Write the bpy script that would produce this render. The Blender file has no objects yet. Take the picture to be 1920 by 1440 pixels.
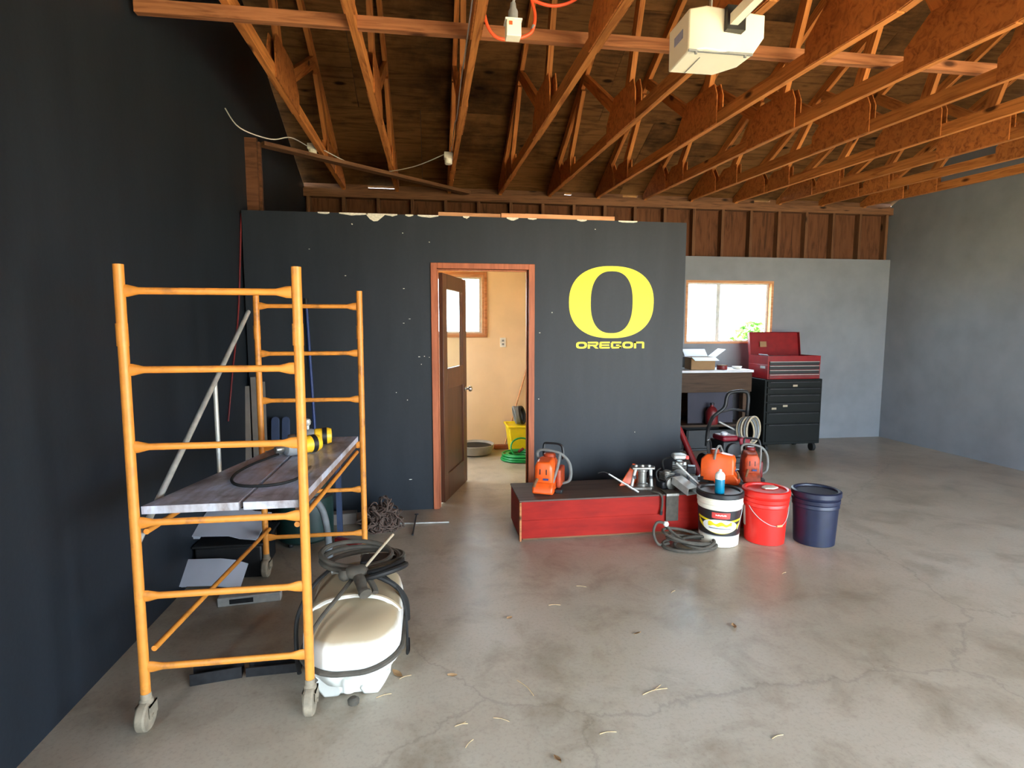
import bpy, bmesh, math, random
from mathutils import Vector, Matrix, Euler
random.seed(7)
S = bpy.context.scene
COL = S.collection
PI = math.pi
R = math.radians

# ------------------------------------------------------------------ camera
FPX, CAMH = 1040.0, 1.5
YAW, PIT = R(8.3), math.atan(103 / 1040.0)
cam_d = bpy.data.cameras.new('camera')
cam_d.sensor_fit = 'HORIZONTAL'; cam_d.sensor_width = 36.0
cam_d.lens = FPX / 1920 * 36.0
cam_d.clip_start = 0.05; cam_d.clip_end = 300
cam = bpy.data.objects.new('camera', cam_d); COL.objects.link(cam)
cam.location = (0, 0, CAMH)
cam.rotation_euler = (PI / 2 - PIT, 0, -YAW)
S.camera = cam

# ------------------------------------------------------------------ world, sun, exposure
S.view_settings.view_transform = 'Standard'
S.view_settings.look = 'None'
S.view_settings.gamma = 1.0
S.view_settings.use_curve_mapping = False
S.view_settings.exposure = 2.2
W = bpy.data.worlds.new('sky'); S.world = W; W.use_nodes = True
wn = W.node_tree.nodes; wl = W.node_tree.links
bg = wn['Background']; bg.inputs[1].default_value = 6.2
bg.inputs[0].default_value = (0.70, 0.85, 1.0, 1)
sun_d = bpy.data.lights.new('sun', 'SUN'); sun_d.energy = 26.0; sun_d.angle = R(0.6)
sun_d.color = (1.0, 0.86, 0.66)
sun = bpy.data.objects.new('sun', sun_d); COL.objects.link(sun)
sun.rotation_euler = Euler((R(33), 0, R(12)))      # high, from behind the camera, onto the drive
def portal(name, loc, rot, sx, sy):
    d = bpy.data.lights.new(name, 'AREA'); d.shape = 'RECTANGLE'; d.size = sx; d.size_y = sy
    d.cycles.is_portal = True
    o = bpy.data.objects.new(name, d); COL.objects.link(o); o.location = loc; o.rotation_euler = rot
    return o

# pixel -> direction; a distance always comes from a plane the thing touches
_fw = Vector((math.sin(YAW) * math.cos(PIT), math.cos(YAW) * math.cos(PIT), -math.sin(PIT)))
_rt = Vector((math.cos(YAW), -math.sin(YAW), 0)); _up = _rt.cross(_fw)
def at(x, y, X=None, Y=None, Z=None):
    d = _fw + _rt * ((x - 960) / FPX) + _up * ((720 - y) / FPX)
    t = X / d.x if X is not None else (Y / d.y if Y is not None else (Z - CAMH) / d.z)
    return Vector((0, 0, CAMH)) + d * t

# ------------------------------------------------------------------ materials
MATS = {}
def _new(name):
    m = bpy.data.materials.new(name); m.use_nodes = True
    nt = m.node_tree; b = nt.nodes['Principled BSDF']
    MATS[name] = m
    return m, nt, b
def _coords(nt, scale=(1, 1, 1), kind='Object', loc=(0, 0, 0)):
    tc = nt.nodes.new('ShaderNodeTexCoord'); mp = nt.nodes.new('ShaderNodeMapping')
    mp.inputs['Scale'].default_value = scale; mp.inputs['Location'].default_value = loc
    nt.links.new(tc.outputs[kind], mp.inputs[0]); return mp.outputs[0]
def _noise(nt, vec, scale, detail=4, rough=.55, dist=0.0):
    n = nt.nodes.new('ShaderNodeTexNoise'); n.inputs['Scale'].default_value = scale
    n.inputs['Detail'].default_value = detail; n.inputs['Roughness'].default_value = rough
    n.inputs['Distortion'].default_value = dist
    nt.links.new(vec, n.inputs['Vector']); return n.outputs['Fac']
def _ramp(nt, fac, stops):
    r = nt.nodes.new('ShaderNodeValToRGB'); e = r.color_ramp.elements
    while len(e) < len(stops): e.new(.5)
    for i, (p, c) in enumerate(stops):
        e[i].position = p; e[i].color = (c[0], c[1], c[2], 1)
    nt.links.new(fac, r.inputs[0]); return r.outputs[0]
def _mix(nt, a, b, fac, mode='MIX'):
    m = nt.nodes.new('ShaderNodeMix'); m.data_type = 'RGBA'; m.blend_type = mode
    def put(v, s):
        if isinstance(v, (tuple, list)): s.default_value = (v[0], v[1], v[2], 1)
        elif isinstance(v, (int, float)): s.default_value = v
        else: nt.links.new(v, s)
    put(a, m.inputs[6]); put(b, m.inputs[7]); put(fac, m.inputs[0]); return m.outputs[2]
def _bump(nt, b, h, strength=.2, dist=.01):
    n = nt.nodes.new('ShaderNodeBump'); n.inputs['Strength'].default_value = strength
    n.inputs['Distance'].default_value = dist
    nt.links.new(h, n.inputs['Height']); nt.links.new(n.outputs[0], b.inputs['Normal'])
def _val(nt, fac, a, b):
    m = nt.nodes.new('ShaderNodeMapRange'); m.inputs[3].default_value = a; m.inputs[4].default_value = b
    nt.links.new(fac, m.inputs[0]); return m.outputs[0]
def srgb(r, g, b):
    f = lambda c: ((c / 255 + .055) / 1.055) ** 2.4 if c > 10 else c / 255 / 12.92
    return (f(r), f(g), f(b))
def plain(name, c, rough=.5, metal=0.0, var=.25, scale=14, bump=0.0, spec=.5, dirt=None, dirt_amt=.5):
    """painted / moulded / metal surface with mottling and optional dirt blotches"""
    m, nt, b = _new(name)
    v = _coords(nt)
    n = _noise(nt, v, scale, 5)
    dark = tuple(x * (1 - var) for x in c); lite = tuple(min(1, x * (1 + var * .6)) for x in c)
    col = _ramp(nt, n, [(.3, dark), (.7, lite)])
    if dirt:
        d = _noise(nt, v, scale * .35, 6, .65)
        f = _ramp(nt, d, [(.62 - .25 * dirt_amt, (0, 0, 0)), (.78 - .2 * dirt_amt, (1, 1, 1))])
        col = _mix(nt, col, dirt, f)
    nt.links.new(col, b.inputs['Base Color'])
    b.inputs['Roughness'].default_value = rough; b.inputs['Metallic'].default_value = metal
    b.inputs['Specular IOR Level'].default_value = spec
    if bump: _bump(nt, b, n, bump, .004)
    return m
def wood(name, c1, c2, knots=True, rough=.75, axis=(1, 14, 14), spec=.25, stain=None):
    """grain runs along the local x axis of each board"""
    m, nt, b = _new(name)
    tc = nt.nodes.new('ShaderNodeTexCoord'); oi = nt.nodes.new('ShaderNodeObjectInfo')
    add = nt.nodes.new('ShaderNodeVectorMath'); add.operation = 'ADD'
    cmb = nt.nodes.new('ShaderNodeMath'); cmb.operation = 'MULTIPLY'; cmb.inputs[1].default_value = 37.0
    nt.links.new(oi.outputs['Random'], cmb.inputs[0])
    nt.links.new(tc.outputs['Object'], add.inputs[0]); nt.links.new(cmb.outputs[0], add.inputs[1])
    mp = nt.nodes.new('ShaderNodeMapping'); mp.inputs['Scale'].default_value = axis
    nt.links.new(add.outputs[0], mp.inputs[0]); v = mp.outputs[0]
    g = _noise(nt, v, 2.2, 6, .6, 1.2)
    col = _ramp(nt, g, [(.28, c2), (.52, c1), (.8, tuple(min(1, x * 1.25) for x in c1))])
    tone = _val(nt, oi.outputs['Random'], .72, 1.12)
    hs = nt.nodes.new('ShaderNodeHueSaturation'); nt.links.new(col, hs.inputs['Color']); nt.links.new(tone, hs.inputs['Value'])
    col = hs.outputs[0]
    if knots:
        vo = nt.nodes.new('ShaderNodeTexVoronoi'); vo.inputs['Scale'].default_value = 1.0
        mp2 = nt.nodes.new('ShaderNodeMapping'); mp2.inputs['Scale'].default_value = (2.4, 6, 6)
        nt.links.new(add.outputs[0], mp2.inputs[0]); nt.links.new(mp2.outputs[0], vo.inputs['Vector'])
        k = _ramp(nt, vo.outputs['Distance'], [(.08, (1, 1, 1)), (.16, (0, 0, 0))])
        col = _mix(nt, col, tuple(x * .3 for x in c2), k)
    if stain:
        st = _noise(nt, add.outputs[0], 1.1, 7, .68)
        f = _ramp(nt, st, [(.46, (0, 0, 0)), (.72, (1, 1, 1))])
        col = _mix(nt, col, stain, f)
    nt.links.new(col, b.inputs['Base Color']); b.inputs['Roughness'].default_value = rough
    b.inputs['Specular IOR Level'].default_value = spec
    _bump(nt, b, g, .25, .003)
    return m

def mat_concrete():
    m, nt, b = _new('concrete')
    v = _coords(nt)
    big = _noise(nt, v, .55, 5, .6)
    mid = _noise(nt, v, 3.2, 8, .65, .4)
    fine = _noise(nt, v, 60, 4, .7)
    col = _ramp(nt, big, [(.3, srgb(150, 139, 120)), (.5, srgb(170, 160, 143)), (.72, srgb(184, 177, 163))])
    blot = _ramp(nt, mid, [(.30, srgb(196, 188, 178)), (.52, (1, 1, 1)), (1, (1, 1, 1))])
    col = _mix(nt, col, blot, .75, 'MULTIPLY')
    spk = _ramp(nt, fine, [(.3, (.72, .70, .68)), (.5, (1, 1, 1))])
    col = _mix(nt, col, spk, .6, 'MULTIPLY')
    stn = _noise(nt, _coords(nt, (1, 1, 1), 'Object', (3.1, 7.7, 0)), .9, 8, .7, .8)
    f = _ramp(nt, stn, [(.56, (0, 0, 0)), (.80, (1, 1, 1))])
    col = _mix(nt, col, srgb(112, 99, 82), _mix(nt, (0, 0, 0), f, .5))
    # hairline cracks
    vo = nt.nodes.new('ShaderNodeTexVoronoi'); vo.feature = 'DISTANCE_TO_EDGE'; vo.inputs['Scale'].default_value = .33
    wob = _noise(nt, v, 2.5, 6, .7)
    wv = nt.nodes.new('ShaderNodeVectorMath'); wv.operation = 'ADD'
    wm = nt.nodes.new('ShaderNodeVectorMath'); wm.operation = 'SCALE'; wm.inputs['Scale'].default_value = .35
    cx = nt.nodes.new('ShaderNodeCombineXYZ'); nt.links.new(wob, cx.inputs[0]); nt.links.new(mid, cx.inputs[1])
    nt.links.new(cx.outputs[0], wm.inputs[0]); nt.links.new(v, wv.inputs[0]); nt.links.new(wm.outputs[0], wv.inputs[1])
    nt.links.new(wv.outputs[0], vo.inputs['Vector'])
    cr = _ramp(nt, vo.outputs['Distance'], [(.0008, (1, 1, 1)), (.0022, (0, 0, 0))])
    col = _mix(nt, col, srgb(70, 62, 54), _mix(nt, (0, 0, 0), cr, .25))
    nt.links.new(col, b.inputs['Base Color'])
    rr = _val(nt, mid, .20, .52); nt.links.new(rr, b.inputs['Roughness'])
    b.inputs['Specular IOR Level'].default_value = .5
    _bump(nt, b, mid, .08, .01)
    return m
mat_concrete()
def mat_navy():
    m, nt, b = _new('navy_paint')
    v = _coords(nt, (3, 3, .5)); n = _noise(nt, v, 1.6, 6, .6)
    f = _noise(nt, _coords(nt), 45, 3)
    col = _ramp(nt, n, [(.3, srgb(24, 30, 37)), (.7, srgb(34, 40, 47))])
    col = _mix(nt, col, _ramp(nt, f, [(.3, (.85, .85, .85)), (.7, (1, 1, 1))]), .7, 'MULTIPLY')
    nt.links.new(col, b.inputs['Base Color']); b.inputs['Roughness'].default_value = .55
    b.inputs['Specular IOR Level'].default_value = .35
    _bump(nt, b, f, .15, .003)
mat_navy()
plain('grey_drywall', srgb(128, 132, 137), .8, var=.12, scale=3)
plain('cream_paint', srgb(232, 200, 160), .75, var=.08, scale=2.5)
plain('chip_white', srgb(225, 218, 200), .9, var=.2, scale=60)
wood('truss_wood', srgb(196, 124, 62), srgb(140, 76, 32))
wood('gusset_ply', srgb(186, 112, 54), srgb(128, 68, 28), knots=False, axis=(3, 9, 9))
wood('brace_wood', srgb(190, 124, 80), srgb(132, 78, 44))
wood('stud_wood', srgb(118, 82, 56), srgb(78, 50, 34))
wood('deck_ply', srgb(116, 80, 44), srgb(70, 44, 22), axis=(.8, 7, 7), rough=.9, stain=srgb(36, 22, 12), spec=.15)
wood('sheath_wood', srgb(100, 64, 42), srgb(62, 38, 24), knots=False, axis=(8, 1, 1), rough=.9)
wood('trim_wood', srgb(166, 94, 62), srgb(140, 76, 50), knots=False, rough=.5, axis=(14, 14, 1))
wood('door_wood', srgb(84, 50, 34), srgb(56, 32, 22), knots=False, rough=.42, spec=.4, axis=(14, 14, 1))
wood('pale_stick', srgb(214, 156, 112), srgb(180, 120, 78), knots=False)

# ------------------------------------------------------------------ mesh builder
class MB:
    def __init__(self): self.bm = bmesh.new()
    def _xf(self, vs, M):
        if M is not None:
            for v in vs: v.co = M @ v.co
    def box(self, lo, hi, M=None):
        x0, y0, z0 = lo; x1, y1, z1 = hi
        vs = [self.bm.verts.new(p) for p in ((x0,y0,z0),(x1,y0,z0),(x1,y1,z0),(x0,y1,z0),(x0,y0,z1),(x1,y0,z1),(x1,y1,z1),(x0,y1,z1))]
        for f in ((3,2,1,0),(4,5,6,7),(0,1,5,4),(1,2,6,5),(2,3,7,6),(3,0,4,7)):
            self.bm.faces.new([vs[i] for i in f])
        self._xf(vs, M); return self
    def cbox(self, c, s, M=None):
        return self.box([c[i] - s[i] / 2 for i in range(3)], [c[i] + s[i] / 2 for i in range(3)], M)
    def prism(self, poly, depth, M=None, z0=0.0):
        """poly in local xy, extruded along local z"""
        a = [self.bm.verts.new((p[0], p[1], z0)) for p in poly]
        b = [self.bm.verts.new((p[0], p[1], z0 + depth)) for p in poly]
        n = len(poly)
        self.bm.faces.new(a[::-1]); self.bm.faces.new(b)
        for i in range(n):
            self.bm.faces.new((a[i], a[(i+1) % n], b[(i+1) % n], b[i]))
        self._xf(a + b, M); return self
    def rings(self, rings, cap=True, closed=False):
        vv = [[self.bm.verts.new(p) for p in r] for r in rings]
        n = len(vv[0]); m = len(vv)
        for i in range(m if closed else m - 1):
            A, B = vv[i], vv[(i+1) % m]
            for j in range(n):
                self.bm.faces.new((A[j], A[(j+1) % n], B[(j+1) % n], B[j]))
        if cap and not closed:
            self.bm.faces.new(vv[0][::-1]); self.bm.faces.new(vv[-1])
        return self
    def tube(self, pts, r, seg=8, closed=False, cap=True):
        pts = [Vector(p) for p in pts]; n = len(pts)
        rs = r if isinstance(r, (list, tuple)) else [r] * n
        out = []; prev = None
        for i, p in enumerate(pts):
            if closed: t = pts[(i+1) % n] - pts[i-1]
            elif i == 0: t = pts[1] - pts[0]
            elif i == n - 1: t = pts[-1] - pts[-2]
            else: t = (pts[i+1] - p).normalized() + (p - pts[i-1]).normalized()
            t = t.normalized() if t.length > 1e-9 else Vector((0, 0, 1))
            if prev is None:
                h = Vector((0, 0, 1)) if abs(t.z) < .9 else Vector((1, 0, 0))
                u = t.cross(h).normalized()
            else:
                u = prev - t * prev.dot(t)
                u = u.normalized() if u.length > 1e-6 else t.cross(Vector((0, 0, 1))).normalized()
            prev = u; w = t.cross(u)
            out.append([p + (u * math.cos(2*PI*k/seg) + w * math.sin(2*PI*k/seg)) * rs[i] for k in range(seg)])
        return self.rings(out, cap, closed)
    def lathe(self, prof, seg=24, M=None, cap=True):
        """prof [(r, z)...] about local z"""
        rg = [[Vector((max(r, 1e-4) * math.cos(2*PI*k/seg), max(r, 1e-4) * math.sin(2*PI*k/seg), z)) for k in range(seg)] for r, z in prof]
        if M is not None: rg = [[M @ p for p in r] for r in rg]
        return self.rings(rg, cap)
    def ball(self, c, r, seg=10, M=None):
        rx, ry, rz = (r, r, r) if not isinstance(r, (tuple, list)) else r
        rg = []
        for i in range(1, seg):
            a = PI * i / seg
            rg.append([Vector((rx*math.sin(a)*math.cos(2*PI*k/(seg*2)), ry*math.sin(a)*math.sin(2*PI*k/(seg*2)), -rz*math.cos(a))) + Vector(c) for k in range(seg*2)])
        if M is not None: rg = [[M @ p for p in q] for q in rg]
        return self.rings(rg)
    def mesh(self, name, sharp=38):
        bmesh.ops.recalc_face_normals(self.bm, faces=self.bm.faces)
        me = bpy.data.meshes.new(name); self.bm.to_mesh(me); self.bm.free()
        for p in me.polygons: p.use_smooth = True
        me.set_sharp_from_angle(angle=R(sharp))
        return me
    def build(self, name, mat, parent=None, label=None, cat=None, group=None, kind=None, bevel=0, loc=None, rot=None, sharp=38):
        o = bpy.data.objects.new(name, self.mesh(name, sharp)); COL.objects.link(o)
        if mat: o.data.materials.append(MATS[mat])
        if parent: o.parent = parent
        if loc is not None: o.location = loc
        if rot is not None: o.rotation_euler = rot
        if bevel:
            b = o.modifiers.new('bevel', 'BEVEL'); b.width = bevel; b.segments = 2; b.limit_method = 'ANGLE'; b.angle_limit = R(40)
        tag(o, label, cat, group, kind)
        return o
def tag(o, label=None, cat=None, group=None, kind=None):
    for k, v in (('label', label), ('category', cat), ('group', group), ('kind', kind)):
        if v: o[k] = v
    return o
def thing(name, label, cat, loc=(0, 0, 0), rz=0, group=None):
    o = bpy.data.objects.new(name, None); COL.objects.link(o); o.empty_display_size = .1
    o.location = loc; o.rotation_euler = (0, 0, rz)
    return tag(o, label, cat, group)
def frame_to(p0, p1, side=Vector((0, 0, 1))):
    """matrix with local x from p0 to p1, local z as close to side as can be, origin midway"""
    p0, p1 = Vector(p0), Vector(p1); x = (p1 - p0).normalized()
    y = side.cross(x); y = y.normalized() if y.length > 1e-6 else Vector((0, 1, 0))
    z = x.cross(y)
    M = Matrix((x, y, z)).transposed().to_4x4(); M.translation = (p0 + p1) / 2
    return M
def board(name, p0, p1, w, h, mat, parent=None, side=Vector((0, 0, 1)), bevel=0, **kw):
    """a plank between two points: w across (local y), h along side (local z)"""
    L = (Vector(p1) - Vector(p0)).length
    o = MB().cbox((0, 0, 0), (L, w, h)).build(name, mat, parent, bevel=bevel, **kw)
    M = frame_to(p0, p1, side)
    o.matrix_basis = M
    return o
def smoothpts(pts, n=8, closed=False):
    """Catmull-Rom through the points"""
    P = [Vector(p) for p in pts]; out = []; m = len(P)
    rng = range(m if closed else m - 1)
    for i in rng:
        if closed: a, b, c, d = P[i-1], P[i], P[(i+1) % m], P[(i+2) % m]
        else: a, b, c, d = P[max(i-1, 0)], P[i], P[i+1], P[min(i+2, m-1)]
        for k in range(n):
            t = k / n
            out.append(.5*((2*b) + (c-a)*t + (2*a-5*b+4*c-d)*t*t + (3*b-a-3*c+d)*t**3))
    if not closed: out.append(P[-1])
    return out
def ring_pts(c, rx, ry, n=28, tilt=None, a0=0, a1=2*PI):
    M = tilt if tilt is not None else Matrix.Identity(3)
    k = n if a1 - a0 >= 2*PI - 1e-6 else n - 1
    return [Vector(c) + M @ Vector((rx*math.cos(a0+(a1-a0)*i/k), ry*math.sin(a0+(a1-a0)*i/k), 0)) for i in range(n)]

# ------------------------------------------------------------------ structure
XL, XR, YF, YB = -1.43, 6.2, -2.2, 6.85      # room box
YO, ZO = 4.57, 2.40                            # office front wall
XO = 2.17                                      # office right corner
ZP = 3.12                                      # top of wall plate
RIDGE = (YF + YB) / 2
SL = .45
def zdeck(Y): return 3.165 + SL * (YB + .1 - Y) if Y > RIDGE else 3.165 + SL * (Y - (YF - .1))
MB().box((-40, -60, -.30), (60, 60, -.12)).build('ground_outside', None, kind='structure')
plain('dry_ground', srgb(150, 140, 110), .95, var=.35, scale=.8)
bpy.data.objects['ground_outside'].data.materials.append(MATS['dry_ground'])
floor = MB().box((XL - .12, YF - .12, -.12), (XR + .12, YB + .12, 0)).build('floor', 'concrete', kind='structure')
# left gable wall, with a side doorway out of view beside the camera
m = MB(); a, b = XL - .12, XL
m.box((a, YF - .12, 0), (b, .1, ZP)); LW3 = (5.15, 6.45, 1.05, 2.12)                 # unseen window, added to brighten the office
m.box((a, .9, 0), (b, LW3[0], ZP)); m.box((a, LW3[1], 0), (b, YB + .12, ZP)); m.box((a, LW3[0], 0), (b, LW3[1], LW3[2])); m.box((a, LW3[0], LW3[3]), (b, LW3[1], ZP)); m.box((a, .1, 2.05), (b, .9, ZP))
m.prism([(YF - .12, ZP), (YB + .12, ZP), (RIDGE, zdeck(RIDGE))], .12, Matrix(((0,0,1,a),(1,0,0,0),(0,1,0,0),(0,0,0,1))))
wall_left = m.build('wall_left', 'navy_paint', kind='structure')
RD = (-1.7, .3, 2.15)                          # unseen opening in the right wall, added to light that side
m = MB(); m.box((XR, YF - .12, 0), (XR + .12, RD[0], ZP)); m.box((XR, RD[1], 0), (XR + .12, YB + .12, ZP)); m.box((XR, RD[0], RD[2]), (XR + .12, RD[1], ZP))
m.prism([(YF - .12, ZP), (YB + .12, ZP), (RIDGE, zdeck(RIDGE))], .12, Matrix(((0,0,1,XR),(1,0,0,0),(0,1,0,0),(0,0,0,1))))
m.build('wall_right', 'grey_drywall', kind='structure')
# front wall behind the camera: one wide garage door opening
GD = (1.5, 5.7, 2.4)
m = MB(); m.box((XL, YF - .12, 0), (GD[0], YF, ZP)); m.box((GD[1], YF - .12, 0), (XR, YF, ZP)); m.box((GD[0], YF - .12, GD[2]), (GD[1], YF, ZP))
m.build('wall_front', 'grey_drywall', kind='structure')
portal('garage_door_portal', ((GD[0] + GD[1]) / 2, YF - .06, GD[2] / 2), (R(90), 0, 0), GD[1] - GD[0], GD[2])
portal('added_opening_portal', (XR + .06, (RD[0] + RD[1]) / 2, RD[2] / 2), (R(90), 0, R(90)), RD[1] - RD[0], RD[2])
portal('side_door_portal', (XL - .06, .5, 1.02), (R(90), 0, R(-90)), .8, 2.05)

# back wall: painted drywall low, bare studs and sheathing above
GW = (3.27, 4.50, 1.31, 2.13)                 # garage window
OW = (-.80, .655, 1.43, 2.16)                  # office window
def wall_with(m, y0, y1, x0, x1, z0, z1, holes):
    xs = sorted({x0, x1} | {h[0] for h in holes} | {h[1] for h in holes})
    for i in range(len(xs) - 1):
        a, b = xs[i], xs[i+1]; mid = (a + b) / 2
        hs = [h for h in holes if h[0] < mid < h[1]]
        if not hs: m.box((a, y0, z0), (b, y1, z1))
        else:
            h = hs[0]; m.box((a, y0, z0), (b, y1, h[2])); m.box((a, y0, h[3]), (b, y1, z1))
    return m
wall_back = wall_with(MB(), YB, YB + .012, XO, XR, 0, 2.435, [GW]).build('wall_back', 'grey_drywall', kind='structure')
wall_with(MB(), YB + .10, YB + .12, XL, XR, 0, ZP - .03, [GW, OW]).build('sheathing', 'sheath_wood', wall_back)
x = XL + .05; i = 0
while x < XR:
    inw = (GW[0] - .02 < x < GW[1] + .02)
    z0 = 2.44 if x > XO - .1 else 2.30
    board('stud', (x, YB + .056, z0), (x, YB + .056, 3.03), .038, .088, 'stud_wood', wall_back, side=Vector((0, 1, 0)))
    x += .395
MB().cbox((0, 0, 0), (XR - XL, .1, .045)).build('top_plate', 'stud_wood', wall_back, loc=((XL + XR) / 2, YB + .05, 3.0525))
MB().cbox((0, 0, 0), (XR - XL, .1, .045)).build('top_plate', 'stud_wood', wall_back, loc=((XL + XR) / 2, YB + .05, 3.0975))

# office box inside the garage
DX0, DX1, DZ = .055, .805, 1.985              # clear door opening
m = MB(); m.box((XL + .02, YO, 0), (DX0, YO + .1, ZO)); m.box((DX1, YO, 0), (XO, YO + .1, ZO)); m.box((DX0, YO, DZ), (DX1, YO + .1, ZO))
m.box((XO - .1, YO + .1, 0), (XO, YB, ZO))
wall_office = m.build('wall_office', 'navy_paint', kind='structure')
m = MB(); m.box((XL, YO + .1, 0), (DX0, YO + .112, 2.3)); m.box((DX1, YO + .1, 0), (XO - .1, YO + .112, 2.3)); m.box((DX0, YO + .1, DZ), (DX1, YO + .112, 2.3))
m.box((XO - .112, YO + .112, 0), (XO - .1, YB - .012, 2.3)); [m.box((XL, q[0], q[1]), (XL + .012, q[2], q[3])) for q in ((YO + .112, 0, LW3[0], 2.3), (LW3[1], 0, YB - .012, 2.3), (LW3[0], 0, LW3[1], LW3[2]), (LW3[0], LW3[3], LW3[1], 2.3))]
m.build('inner_lining', 'cream_paint', wall_office)
wall_with(MB(), YB - .012, YB, XL, XO - .1, 0, 2.3, [OW]).build('wall_office_back', 'cream_paint', kind='structure')
MB().box((XL, YO + .1, 2.3), (XO - .1, YB, 2.385)).build('ceiling_office', 'cream_paint', kind='structure')
# crumbled drywall along the top edge and chips in the paint
m = MB()
def chip(px, py, w, h, Y=YO):
    p = at(px, py, Y=Y); n = 9
    poly = [(w/2*random.uniform(.6, 1.1)*math.cos(2*PI*k/n), h/2*random.uniform(.6, 1.1)*math.sin(2*PI*k/n)) for k in range(n)]
    m.prism(poly, .004, Matrix(((1,0,0,p.x),(0,0,-1,Y+.001),(0,1,0,p.z),(0,0,0,1))))
for c in [(755,437,.012,.008),(757,541,.018,.008),(786,669,.02,.006),(796,668,.012,.006),(790,683,.01,.006),(805,670,.008,.005),(1012,624,.014,.006),
          (1010,748,.012,.006),(660,420,.014,.012),(648,517,.016,.006),(805,454,.01,.006),(743,736,.01,.006),(764,750,.01,.006),(1190,810,.008,.006),
          (770,899,.03,.006),(577,596,.02,.008),(768,598,.02,.005),(757,606,.02,.005),(1035,586,.012,.01),(1116,430,.012,.008),(580,467,.012,.006)]: chip(*c)
m.build('paint_chips', 'chip_white', wall_office, kind='stuff')
m = MB()
def ragged(px0, px1, d0):
    a = at(px0, 405, Y=YO).x; b = at(px1, 405, Y=YO).x; n = max(5, int((b-a)/.03)); top = []; bot = []
    for k in range(n + 1):
        t = k / n; x = a + (b-a)*t; top.append((x, ZO + .002)); bot.append((x, ZO - (.006 + d0*math.sin(PI*t)*random.uniform(.5, 1.2))))
    m.prism(top + bot[::-1], .004, Matrix(((1,0,0,0),(0,0,-1,YO+.001),(0,1,0,0),(0,0,0,1))))
for s in [(596,618,.008),(636,690,.012),(686,722,.055),(722,745,.012),(760,775,.008),(783,822,.016),(868,880,.012),(950,972,.02),(990,1006,.008),(1082,1100,.01),(1160,1195,.008)]: ragged(*s)
m.build('torn_edge', 'chip_white', wall_office, kind='stuff')

# bare gable studs beyond the office front
for yy in (4.80, 4.90):
    board('stud', (XL + .045, yy, 2.4), (XL + .045, yy, min(3.0, zdeck(yy) - .1)), .038, .088, 'sheath_wood', wall_left, side=Vector((1, 0, 0)))  # darker sheathing wood puts the dim corner's shade into these studs

# ------------------------------------------------------------------ roof deck: single plywood sheets
roof = MB()
for s in (0, 1):
    ya = YB + .1 if s == 0 else YF - .1
    za, zr = zdeck(YB + .0999) + .013, zdeck(RIDGE + 1e-4) + .013
    v = [(XL - .12, ya, za), (XR + .12, ya, za), (XR + .12, RIDGE, zr), (XL - .12, RIDGE, zr)]
    lo = [roof.bm.verts.new(p) for p in v]; hi = [roof.bm.verts.new((p[0], p[1], p[2] + .03)) for p in v]
    for f in ((0,1,2,3),): roof.bm.faces.new([lo[i] for i in f]); roof.bm.faces.new([hi[i] for i in f][::-1])
    for i in range(4): roof.bm.faces.new((lo[i], lo[(i+1)%4], hi[(i+1)%4], hi[i]))
plain('shingle', srgb(60, 58, 56), .95)
ceiling = roof.build('ceiling', 'shingle', kind='structure')
slope = math.atan(SL)
def deck_sheet(x0, x1, ya, yb):
    z0, z1 = zdeck(ya), zdeck(yb)
    c = Vector(((x0+x1)/2, (ya+yb)/2, (z0+z1)/2)); L = math.hypot(yb-ya, z1-z0)
    o = MB().box((-(x1-x0)/2 + .002, -L/2 + .002, 0), ((x1-x0)/2 - .002, L/2 - .002, .012)).build('plywood_sheet', 'deck_ply', ceiling)
    o.location = c + Vector((0, 0, random.uniform(-.0015, .001))); o.rotation_euler = (math.atan2(z1-z0, yb-ya), 0, 0)
for s in (0, 1):
    edges = [0, 1.11, 2.22, 3.33, 4.44]
    tot = YB + .1 - RIDGE; ed = [e for e in edges if e < tot - .1] + [tot - .003]
    for r in range(len(ed) - 1):
        off = -1.0 if r % 2 else 0
        xs = [XL - .1]; x = XL - .1 + 1.46 + off * .6
        while x < XR - .3: xs.append(x); x += 2.44
        xs.append(XR + .1)
        for i in range(len(xs) - 1):
            if s == 0: deck_sheet(xs[i], xs[i+1], YB + .1 - ed[r+1], YB + .1 - ed[r])
            else: deck_sheet(xs[i], xs[i+1], YF - .1 + ed[r], YF - .1 + ed[r+1])

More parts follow.
